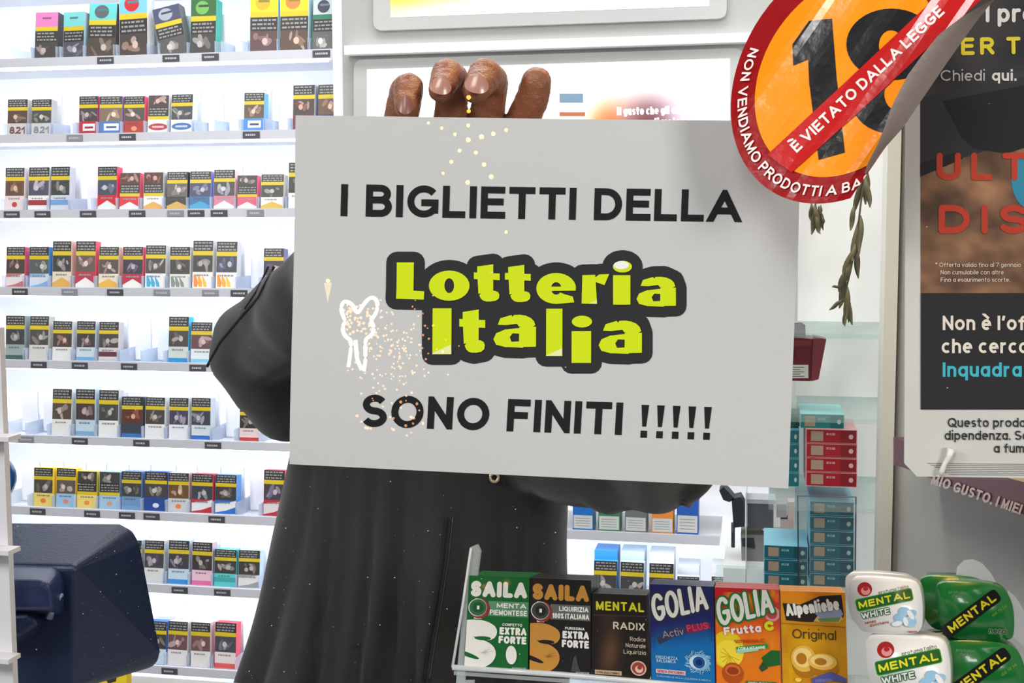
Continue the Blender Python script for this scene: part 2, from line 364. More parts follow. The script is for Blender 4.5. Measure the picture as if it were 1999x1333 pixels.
M_PAPER = mat('printer_paper', (194, 194, 194), .75, noisy=.015, nscale=60, bump=.06, bscale=500)
sign = bm_obj('paper_sign', bm, M_PAPER, smooth=True)
tag(sign, 'white printed paper sheet announcing sold-out lottery tickets, held up against the window', 'sign')
PAT = lambda x, y, l: wavy(PAPER.at(x, y)) + PAPER.n*l
BLK = (26, 26, 28)
gx = Gfx()
gx.text('I BIGLIETTI DELLA', 665, 422, 62.5, BLK, wt=.215, rot=-.85, width=780, gap=.12, space=.40, shear=.02)
gx.build('heading_lettering', PAT, M_INK, sign, base=.0002)
gx = Gfx()
gx.text('SONO FINITI', 706, 832, 63, BLK, wt=.215, rot=-1.9, width=508, gap=.12, space=.40, shear=.02)
gx.text('!!!!!', 1250, 854, 64, BLK, wt=.20, rot=-1.9, width=136, gap=.24, shear=.02)
gx.build('footer_lettering', PAT, M_INK, sign, base=.0002)
# logo: crop coordinates (x/2.776+640, y/2.776+470)
def LG(x, y): return (640+x/2.776, 470+y/2.776)
LIME = (205, 222, 22); INKB = (44, 44, 46); PALE = (232, 234, 190)
letters = []                                    # (kind, polygons in crop units)
def blk(*rects): return [[(a, b), (c, b), (c, d), (a, d)] for a, b, c, d in rects]
def ring(cx, cy, ro_, rp, ri, rj, n=28):
    out = []
    for i in range(n):
        a, b = 2*math.pi*i/n, 2*math.pi*(i+1)/n
        out.append([(cx+ro_*math.cos(a), cy+rp*math.sin(a)), (cx+ro_*math.cos(b), cy+rp*math.sin(b)), (cx+ri*math.cos(b), cy+rj*math.sin(b)), (cx+ri*math.cos(a), cy+rj*math.sin(a))])
    return out
def lt(x, y, s=1.0): # 't' 130 wide 200 tall, x,y = top-left
    return [[(x+18, y+12), (x+105, y), (x+105, y+48), (x+18, y+48)], [(x, y+44), (x+140, y+50), (x+140, y+86), (x, y+80)], [(x+20, y+80), (x+105, y+80), (x+105, y+150), (x+25, y+160)], [(x+25, y+158), (x+105, y+140), (x+140, y+155), (x+134, y+195), (x+78, y+204), (x+42, y+195)]]
def la(x, y): # two-storey heavy a 215 wide 165 tall
    return [[(x+22, y+50), (x+35, y+18), (x+90, y+2), (x+120, y+45), (x+62, y+52)], [(x+88, y+2), (x+150, y), (x+200, y+22), (x+214, y+62), (x+130, y+62), (x+116, y+42)],
            [(x+130, y+60), (x+214, y+60), (x+214, y+158), (x+128, y+160)], [(x+60, y+74), (x+130, y+66), (x+132, y+94), (x+96, y+92)], [(x+62, y+72), (x+98, y+90), (x+82, y+112), (x, y+122), (x+14, y+92)],
            [(x, y+120), (x+82, y+110), (x+92, y+136), (x+60, y+160), (x+14, y+148)], [(x+90, y+134), (x+130, y+132), (x+150, y+163), (x+58, y+160)]]
def li(x, y, w, h): return blk((x, y, x+w, y+h))
def disc(cx, cy, a, b): return [[(cx+a*math.cos(2*math.pi*i/24), cy+b*math.sin(2*math.pi*i/24)) for i in range(24)]]
letters += [[[(374, 117), (466, 117), (464, 272), (372, 314)], [(464, 270), (522, 274), (520, 318), (370, 314)], [(372, 270), (466, 270), (466, 316), (370, 314)]]]
letters += [ring(657, 243, 110, 82, 26, 40)]
letters += [lt(790, 127), lt(958, 130)]
letters += [ring(1236, 258, 108, 84, 34, 30)[:1]]
E_ = [q for i, q in enumerate(ring(1236, 258, 108, 84, 28, 34)) if not (0 <= i <= 2)]; E_ += [[(1200, 248), (1342, 248), (1342, 270), (1200, 272)], [(1262, 284), (1326, 302), (1334, 334), (1262, 340)]]
letters[-1] = E_
letters += [[[(1378, 186), (1448, 184), (1458, 342), (1374, 340)], [(1446, 200), (1470, 182), (1524, 180), (1498, 240), (1446, 222)]]]
letters += [li(1545, 186, 94, 160)+disc(1596, 140, 52, 32)]
letters += [la(1672, 194)]
letters += [li(568, 366, 102, 248)]
letters += [lt(712, 372)]
letters[-1] = [[(px_, 372+(py_-372)*1.16) for px_, py_ in q] for q in letters[-1]]
letters += [la(896, 400)]
letters[-1] = [[(896+(a-896)*1.08, 400+(b-400)*1.1) for a, b in q] for q in letters[-1]]
letters += [li(1182, 368, 88, 256)]
letters += [li(1320, 490, 106, 172)+disc(1376, 438, 55, 32)]
letters += [la(1466, 432)]
letters[-1] = [[(1466+(a-1466)*1.1, 432+(b-432)*1.11) for a, b in q] for q in letters[-1]]
lo = Gfx()
for L_ in letters:
    for q in L_:
        cx = sum(p[0] for p in q)/len(q)
        pts = q+[q[0]]
        for i in range(len(q)):
            for r_ in fat([LG(*pts[i]), LG(*pts[i+1])], 42 if (q[0][1] > 0) else 40): lo.poly(r_, INKB)
for (ax_, ay_, bx_, by_) in ((420, 200, 1880, 330), (560, 330, 1720, 400), (560, 400, 1700, 600)):
    for i in range(24): lo.rect(*LG(ax_+(bx_-ax_)*i/24, ay_), *LG(ax_+(bx_-ax_)*(i+1)/24, by_), INKB)
lo.build('logo_outline', PAT, M_INK, sign, base=.0002)
lf = Gfx(); rnd.seed(5)
for L_ in letters:
    for q in L_: lf.poly([LG(*p) for p in (chaikin(q, 1) if len(q) == 6 else q)], LIME)
lf.layer()
for L_ in letters:                                # worn pale patches of the print, cut to each letter
    for q in L_:
        if len(q) != 4 or abs(q[0][0]-q[2][0]) < 60 or rnd.random() < .35: continue
        xs = [p[0] for p in q]; ys = [p[1] for p in q]; h = max(ys)-min(ys); c = rnd.uniform(.10, .22)*h
        r_ = clip_half(q, -.45, -1, -(max(ys)-c+.45*max(xs)*1.0))
        if len(r_) > 2: lf.poly([LG(*p) for p in r_], lerp(PALE, LIME, rnd.uniform(0, .5)))
lf.ell(*LG(1590, 132), 15, 8, (236, 238, 232))
lf.build('logo_letters', PAT, M_INK, sign, base=.0008)

# ------------------------------------------------------------------ poster in its clear holder, right
PY = .728; PS = SY(PY); PO = PS.at
po = empty('advertising_poster', PS.at(1890, 930), 'black and brown advertising poster in a clear holder hanging inside the window, right edge', 'poster')
def poly_surf(name, pts, depth, m, parent, at=PO, lift=0, bevel=0, n=Vector((0, -1, 0))): return prism(name, [at(x, y, lift) for x, y in pts], n, depth, m, parent, bevel=bevel)
M_HOLD = clearmat('clear_holder_plastic', (238, 240, 240), .45, .25)
poly_surf('backing_card', [(1770, -60), (2240, -60), (2240, 936), (1790, 930), (1766, 905)], .004, mat('poster_white_card', (206, 205, 200), .6), po, bevel=.0006)
holder = poly_surf('plastic_sleeve', [(1764, -80), (2260, -80), (2260, 942), (1785, 934), (1762, 908)], .0005, clearmat('clear_sleeve', (253, 253, 253), .992, .12), po, lift=.0022)
pg = Gfx()
DK = (30, 30, 34)
def brown(u, v):
    n = noise.noise((u*5, v*6, 3)); n2 = noise.noise((u*17, v*19, 8)); k = .5+n*.7+n2*.28
    return lerp((70, 48, 34), (176, 128, 92), k)
def darkpic(u, v):
    n = noise.noise((u*4, v*4, 1.5)); return lerp((34, 34, 38), (74, 70, 68), .45+n*.8)
pg.grid(1797, -60, 2240, 190, 20, 14, darkpic)
pg.grid(1797, 190, 2240, 572, 44, 44, brown)
pg.layer()
pg.poly([(1797, 190), (2240, 100), (2240, 300), (1990, 285), (1940, 290), (1890, 305), (1797, 330)], (46, 46, 50))
pg.layer()
pg.poly([(1840, 197), (2240, 120), (2240, 300), (2010, 285), (1965, 300), (1900, 290), (1875, 265)], (20, 20, 22))
pg.poly([(1797, 318), (1870, 296), (1880, 310), (1797, 345)], (26, 26, 28))
pg.ell(2020, 350, 46, 62, (46, 140, 172)); pg.layer(); pg.ell(2030, 352, 24, 34, (24, 90, 120))
pg.rect(1797, 572, 2240, 799, (25, 25, 28)); pg.layer()
T_W = (226, 222, 216)
pg.text('1 pre', 1916, 44, 36, T_W, wt=.2, rounded=True)
pg.text('ER TE', 1876, 108, 34, (226, 205, 45), wt=.22, rounded=True, gap=.3, sx=1.1, rot=1)
pg.text('Chiedi', 1836, 158, 21, (196, 192, 188), wt=.13, width=86); pg.text('qui.', 1936, 158, 21, T_W, wt=.2, width=48)
pg.text('ULT', 1828, 352, 54, (196, 60, 34), wt=.22, rounded=True, width=176, gap=.3)
pg.text('DISP', 1832, 456, 56, (192, 56, 32), wt=.22, rounded=True, gap=.28, width=250)
for i, s in enumerate(('* Offerta valida fino al 7 gennaio', '  Non cumulabile con altre', '  Fino a esaurimento scorte.')):
    pg.text(s.strip(), 1826 if i == 0 else 1836, 521+i*14.5, 8.4, (226, 205, 190), wt=.13, sx=1.08)
pg.text("Non è l'offerta", 1840, 644, 28, (232, 218, 205), wt=.18, sx=1.03); pg.text('che cercavi', 1838, 689, 28, (232, 222, 208), wt=.18, sx=1.03); pg.text('Inquadra', 1840, 735, 28, (60, 180, 200), wt=.19, sx=1.07)
pg.text('Questo prodotto crea', 1850, 833, 18, (36, 36, 38), wt=.15, sx=1.05); pg.text('dipendenza. Solo', 1844, 858, 18, (36, 36, 38), wt=.15, sx=1.05); pg.text('a fumatori', 1940, 883, 18, (36, 36, 38), wt=.15, sx=1.05)
pg.build('printed_sheet', PO, M_INK, po)
ed = Gfx()
for i in range(7): ed.line([(1810+i*7, 904+i*3.6), (2240, 908+i*3.4)], 1.1, (120, 118, 116), False)
ed.build('stacked_sheet_edges', PO, M_INK, po, base=.0004)
tube('cable_tie', [PS.at(x, y, .003) for x, y in ((1856, 874), (1851, 890), (1843, 903), (1838, 916), (1834, 926))], [.0022, .0016, .0013, .0016, .001], mat('clear_tie', (225, 225, 215), .3), po)

# ------------------------------------------------------------------ round sticker peeling off the glass
CS = (1675., 160.); ES = (.569, -.822); ET = (.822, .569); KT = .75; RS = 272.; TB = 117.; LIM = 12
def st_of(x, y): dx, dy = x-CS[0], y-CS[1]; return dx*ES[0]+dy*ES[1], dx*ET[0]+dy*ET[1]
def xy_of(s, t): return CS[0]+s*ES[0]+t*ET[0], CS[1]+s*ES[1]+t*ET[1]
def lift_t(t):
    u = max(0, min(1, (t+150)/(TB+150))); return .0006 + .036*(u*u*(3-2*u)*.6+u*.4) + .0011*math.sin(t*.09)*u
STRIP = [-240+i*14 for i in range(27)]
def sticker_at(x, y, l):
    s, t = st_of(x, y); i = max(0, min(len(STRIP)-2, int((t-STRIP[0])//14))); a = (t-STRIP[i])/14
    L_ = lift_t(STRIP[i])*(1-a)+lift_t(STRIP[i+1])*a
    return CAM + ray(x, y)*((YG-L_-l)/ray(x, y).y)
class SG(Gfx):
    def build(s, *a, **k):
        out = []
        for pts, c, z in s.p:
            q = clip_half(pts, ET[0], ET[1], ET[0]*CS[0]+ET[1]*CS[1]+TB)
            if len(q) < 3: continue
            ts = [st_of(*p)[1] for p in q]
            for i in range(len(STRIP)-1):
                if STRIP[i+1] < min(ts) or STRIP[i] > max(ts): continue
                k0 = ET[0]*CS[0]+ET[1]*CS[1]
                r_ = clip_half(clip_half(q, ET[0], ET[1], k0+STRIP[i+1]), -ET[0], -ET[1], -(k0+STRIP[i]))
                if len(r_) > 2: out.append((r_, c, z))
        s.p = out; return Gfx.build(s, *a, **k)
def oval(r_, n=72): return [xy_of(r_*math.sin(a), KT*r_*math.cos(a)-25) for a in [2*math.pi*i/n for i in range(n)]]
M_ST = ink('vinyl_sticker_face', .22, coat=.6, bump=.25, bscale=45)
stk = empty('round_sticker', W(1560, 380, YG), 'round red and orange 18 age-limit sticker peeling off the glass, folded along one side', 'sticker')
base = SG(); base.poly(oval(RS), (146, 14, 18)); base.build('vinyl_disc', sticker_at, M_ST, stk, base=0)
o2 = SG(); o2.poly(oval(216), (247, 142, 12)); o2.build('orange_field', sticker_at, M_ST, stk, base=.0003)
def K5(x, y): return (1400+x*.3602, y*.3602)
n18 = SG()
n18.poly([K5(*p) for p in ((408, 240), (500, 110), (600, 205), (498, 320), (412, 356))], (28, 28, 30)); n18.poly([K5(*p) for p in ((500, 112), (622, 100), (650, 455), (500, 470), (492, 300))], (28, 28, 30))
n18.poly([K5(*p) for p in ((498, 440), (650, 440), (692, 826), (550, 866))], (28, 28, 30))
def ring_px(cx, cy, a, b, hx, hy, c, d, n=40):
    for i in range(n):
        t0, t1 = 2*math.pi*i/n, 2*math.pi*(i+1)/n
        n18.poly([K5(cx+a*math.cos(t0), cy+b*math.sin(t0)), K5(cx+a*math.cos(t1), cy+b*math.sin(t1)), K5(hx+c*math.cos(t1), hy+d*math.sin(t1)), K5(hx+c*math.cos(t0), hy+d*math.sin(t0))], (28, 28, 30))
ring_px(945, 240, 245, 194, 942, 245, 66, 82); ring_px(935, 545, 205, 176, 985, 508, 80, 94)
n18.build('number_18', sticker_at, M_ST, stk, base=.0006)
bd = SG(); bd.poly([K5(*p) for p in ((272, 838), (700, 440), (1180, -10), (1440, -10), (1200, 205), (820, 560), (404, 935))], (186, 24, 24))
bd.build('red_diagonal_band', sticker_at, M_ST, stk, base=.0009)
tx = SG(); tx.text('È VIETATO DALLA LEGGE', *K5(432, 829), 21.5, (240, 225, 220), wt=.2, rot=43.4, width=398, gap=.14)
rr = 243-11
def TR(u, v):
    f = R(-165.5)+u/rr; q = rr+24-v; return xy_of(q*math.sin(f), KT*q*math.cos(f)-25)
tx.text('NON VENDIAMO PRODOTTI A BASE DI', 0, 0, 22, (244, 226, 222), wt=.18, gap=.15, width=590, T=TR)
tx.build('white_lettering', sticker_at, M_ST, stk, base=.0012)
# the folded-over flap shows its grey back
bm = bmesh.new(); rows = []
PA_ = [(1688, 337), (1695, 317), (1717, 274), (1742, 205), (1771, 148), (1800, 108), (1832, 68), (1879, 32), (1933, 2), (1990, -40)]
PB_ = [(1690, 340), (1700, 328), (1728, 288), (1764, 248), (1800, 194), (1826, 156), (1851, 119), (1906, 42), (1938, 2), (1996, -40)]
for i in range(41):
    f = i/40*9; k = min(8, int(f)); f -= k; r_ = []
    xa, ya = PA_[k][0]*(1-f)+PA_[k+1][0]*f, PA_[k][1]*(1-f)+PA_[k+1][1]*f; xb, yb = PB_[k][0]*(1-f)+PB_[k+1][0]*f, PB_[k][1]*(1-f)+PB_[k+1][1]*f
    for j in range(7):
        g_ = j/6; L_ = lift_t(TB)+.0006+.006*math.sin(g_*math.pi/2)+.003*g_; x, y = xb+(xa-xb)*g_, yb+(ya-yb)*g_
        r_.append(bm.verts.new(CAM+ray(x, y)*((YG-L_)/ray(x, y).y)))
    rows.append(r_)
for i in range(40):
    for j in range(6): bm.faces.new((rows[i][j], rows[i+1][j], rows[i+1][j+1], rows[i][j+1]))
bm_obj('folded_grey_back', bm, mat('sticker_back', (128, 116, 110), .5, bump=.1, bscale=300), stk, smooth=True)
# ------------------------------------------------------------------ lit shelving with cigarette packs
YS = 2.6; XR = 300
ROWY = [113, 264, 413.5, 567, 711.5, 860, 1002, 1142, 1300, 1452]
ZR = [W(XR, y, YS).z for y in ROWY]
X0 = W(-120, 500, YS).x; X1 = W(657, 300, YS).x; X2 = W(1405, 1050, YS).x; SD = .20
M_SH = mat('white_shelf', (236, 238, 244), .35); M_RAIL = mat('shelf_price_rail', (205, 206, 216), .4)
M_LED = mat('led_strip', (235, 242, 255), .5, emit=12.0)
M_BACK = mat('backlit_white_panel', (240, 243, 250), .6, emit=.52)
cab = empty('display_cabinet', ((X0+X1)/2, YS+SD, 0), 'tall white backlit shelving unit lined with packs on the back wall', 'cabinet')
box('back_panel', X0, X1, YS+SD, YS+SD+.02, .2, 2.6, M_BACK, cab)
box('lower_back_panel', X1, X2+.1, YS+SD, YS+SD+.02, .2, ZR[6]+.15, M_BACK, cab)
box('side_panel', X1, X1+.022, YS-.015, YS+SD+.02, ZR[6]+.12, 2.6, mat('post_white', (236, 236, 236), .5), cab)
box('plinth', X0, X2, YS, YS+SD, 0, .2, WHITE, cab)
zs = [ZR[0]+.17]+ZR
for i, z in enumerate(zs):
    x2 = X2 if i > 6 else X1
    sh = box('shelf', X0, x2, YS-.005, YS+SD, z-.012, z, M_SH, cab)
    box('price_rail', X0, x2, YS-.013, YS-.005, z-.013, z+.006, M_RAIL, sh, bevel=.002)
    box('led_strip', X0+.02, x2-.02, YS+.004, YS+.018, z-.017, z-.0125, M_LED, sh)
ORD = ['top', 'second', 'third', 'fourth', 'fifth', 'sixth', 'seventh', 'eighth', 'ninth', 'tenth']
NTH = ['first', 'second', 'third', 'fourth', 'fifth', 'sixth', 'seventh', 'eighth', 'ninth', 'tenth', 'eleventh', 'twelfth', 'thirteenth', 'fourteenth']
TILT = .10
M_TRAY = clearmat('milky_tray_plastic', (240, 244, 250), .72, .3)
M_PUSH = mat('white_pusher_plastic', (242, 244, 250), .4)
C_ = dict(red=(176, 34, 48), blue=(38, 92, 160), sky=(90, 180, 225), pink=(226, 120, 170), gold=(206, 158, 84), white=(226, 226, 226), grey=(150, 150, 152), teal=(70, 190, 190), green=(40, 110, 84), yellow=(226, 200, 90),
          cream=(222, 210, 186), orange=(240, 140, 40), navy=(26, 52, 110), purple=(110, 90, 150), black=(36, 36, 38), brown=(130, 62, 44), maroon=(110, 34, 44), lightblue=(160, 200, 225), silver=(186, 190, 194))
def pack_tray(x0, x1, zb, h, label, clear=False):
    bm = bmesh.new()
    for x in (x0-.0025, x1+.0008): bx(bm, x, x+.0016, YS-.002, YS+.15, zb, zb+h*.34)
    bx(bm, x0, x1, YS-.003, YS-.0015, zb, zb+h*.07)
    t = bm_obj('pack_tray', bm, M_TRAY); tag(t, label, 'tray', 'clear pusher trays on the backlit shelves')
    p = box('pusher', x0+.004, x1-.004, YS+.06, YS+.066, zb+.004, zb+h*1.06, M_PUSH, t, bevel=.003)
    return t
def make_pack(px0, px1, yt, yb, desc, where, brand=(226, 226, 226), pic=(150, 90, 70), mark=None, layout='top', side=None, stripe=(212, 186, 30), lean=0, shelf=None, pouch=False, top=None):
    zs_ = ZR[shelf]+.0025
    a = W(px0, yb, YS+.004); b = W(px1, yb, YS+.004); x0, x1 = a.x, b.x
    h = W((px0+px1)/2, yt, YS+.004).z - zs_ if shelf is not None else 0
    w = x1-x0; dep = .024 if not pouch else .03; ti = TILT+rnd.uniform(-.02, .03)
    yaw = rnd.uniform(-.05, .05)
    O = Vector(((x0+x1)/2, YS+.006, zs_)); ez = Vector((lean, math.sin(ti), math.cos(ti))).normalized(); ex = Vector((math.cos(yaw), math.sin(yaw), 0)); ex = (ex-ez*ex.dot(ez)).normalized(); n = ex.cross(ez)
    if n.y > 0: n = -n
    h = h/ez.z
    at = lambda u, v, l: O + ex*((u-.5)*w) + ez*(v*h) + n*l          # u to the right, v up, 0..1
    root = empty('tobacco_pouch' if pouch else 'cigarette_pack', O, None, 'tobacco pouch' if pouch else 'cigarette pack')
    root['label'] = f'{desc}, {where}'
    bc = mat('carton_%d_%d_%d' % tuple(int(v) for v in (side or brand)), side or brand, .45)
    prism('pouch_body' if pouch else 'box', [at(0, 0, 0), at(1, 0, 0), at(1, 1, 0), at(0, 1, 0)], n, dep, bc, root, bevel=.0012, seg=1)
    A = lambda u, v, l: at(u, v, l)
    if layout == 'top':   y = (1, .80, .735, .38)          # warning text, stripe, picture, brand
    elif layout == 'pic': y = (.64, .44, .36, 1)
    r2 = random.Random(int(px0*31+yt*7))
    wg = Gfx()
    if pouch: seg = dict(top=(1, .70), stripe=(.70, .61), warn=(.61, .38), pic=(.38, .03)); 
    elif layout == 'pic': seg = dict(pic=(1, .70), warn=(.70, .46), stripe=(.46, .38), brand=(.38, 0))
    else: seg = dict(warn=(1, .79), stripe=(.79, .70), pic=(.70, .36), brand=(.36, 0))
    v1, v0 = seg['warn']; wg.rect(.01, v0, .99, v1, (44, 42, 42)); wg.layer()
    for k in range(3 if v1-v0 > .2 else 2):
        yy = v1-(k+.6)*(v1-v0)/(3.4 if v1-v0 > .2 else 2.6); x = .08
        while x < .86:
            l = r2.uniform(.06, .2); wg.rect(x, yy-.022, min(x+l, .93), yy+.008, (150, 148, 146)); x += l+.04
    v1, v0 = seg['stripe']; wg.rect(.01, v0, .99, v1, stripe)
    wg.build('health_warning', A, M_CARD, root, step=.0001)
    v1, v0 = seg['pic']; hp = Gfx()
    dark = mulc(pic, .58); hp.rect(.01, v0, .99, v1, lerp(dark, (60, 58, 58), r2.choice([.1, .3, .7]))); hp.layer()
    for k in range(5):
        cx, cy = r2.uniform(.2, .8), v0+(v1-v0)*r2.uniform(.25, .75); c = lerp(mulc(pic, .7), (205, 196, 192), r2.uniform(0, .75))
        ra, rb, al = r2.uniform(.08, .24), r2.uniform(.04, .11), r2.uniform(0, 3); hp.poly([(max(.01, min(.99, cx+ra*math.cos(t)*math.cos(al)-rb*math.sin(t)*math.sin(al))), max(v0, min(v1, cy+(ra*math.cos(t)*math.sin(al)+rb*math.sin(t)*math.cos(al))*.6))) for t in [2*math.pi*i/14 for i in range(14)]], c); hp.layer()
    hp.ell(.5+r2.uniform(-.15, .15), (v0+v1)/2, .10, .06, lerp(pic, (240, 228, 220), .6)); hp.build('health_photograph', A, M_CARD, root, step=.0001)
    bg = Gfx()
    if pouch:
        v1, v0 = seg['top']; bg.rect(.01, v0, .99, v1, top or brand); bg.layer()
        if mark: bg.ell(.45, (v0+v1)/2, .26, .12, mark)
        bg.layer(); bg.rect(.3, .86, .7, .9, lerp(top or brand, (30, 40, 40), .5)); bg.build('brand_label', A, M_CARD, root, step=.0001); return root
    v1, v0 = seg['brand']
    bg.rect(.01, v0+.005, .99, v1, brand); bg.layer()
    k, mc = mark if mark else (None, None)
    if k == 'chevron': bg.poly([(.01, v0+.02), (.01, v0+.12), (.5, v0+.24), (.99, v0+.12), (.99, v0+.02)], mc)
    elif k == 'roof': bg.rect(.01, v0+.06, .99, v1, mc); bg.layer(); bg.poly([(.01, v0), (.01, v0+.10), (.5, v0+.24), (.99, v0+.10), (.99, v0)], brand)
    elif k == 'arcs':
        for i in range(3): bg.poly([(.08+i*.24, v0+.06), (.24+i*.24, v0+.05), (.30+i*.2, v0+.14), (.14+i*.16, v1-.04), (.06+i*.2, v1-.06)], lerp(mc, (255, 220, 60), i*.3) if mc[0] > 200 else mc)
    elif k == 'oval': bg.ell(.5, v0+.19, .46, .09, mc); bg.layer(); bg.rect(.22, v0+.165, .78, v0+.215, lerp(mc, (255, 255, 255), .6))
    elif k == 'band': bg.rect(.01, v0+.14, .99, v0+.26, mc)
    elif k == 'wave': bg.poly([(.01, v0+.05), (.5, v0+.1), (.99, v0+.2), (.99, v0+.03), (.5, v0+.005), (.01, v0+.01)], mc); bg.poly([(.01, v1), (.99, v1), (.6, v1-.06), (.01, v1-.09)], mc)
    elif k == 'bottom': bg.rect(.01, v0+.005, .99, v0+.12, mc)
    elif k == 'star': bg.ell(.5, v0+.16, .14, .06, mc)
    elif k == 'num': bg.text('821', .12, -(v0+.10), .19, mc, wt=.26, width=.76, T=lambda u, v: (.12+u, v0+.08+v))
    elif k == 'box': bg.rect(.2, v0+.12, .85, v0+.3, (222, 224, 228)); bg.layer(); bg.rect(.3, v0+.18, .75, v0+.23, mc)
    bg.layer(); x = .18
    if k not in ('num', 'box', 'oval'):
        while x < .72: l = r2.uniform(.05, .14); bg.rect(x, v1-.085, x+l, v1-.05, lerp(brand, (70, 70, 80), .55)); x += l+.03
    bg.build('brand_label', A, M_CARD, root, step=.0001)
    return root
T_ = dict
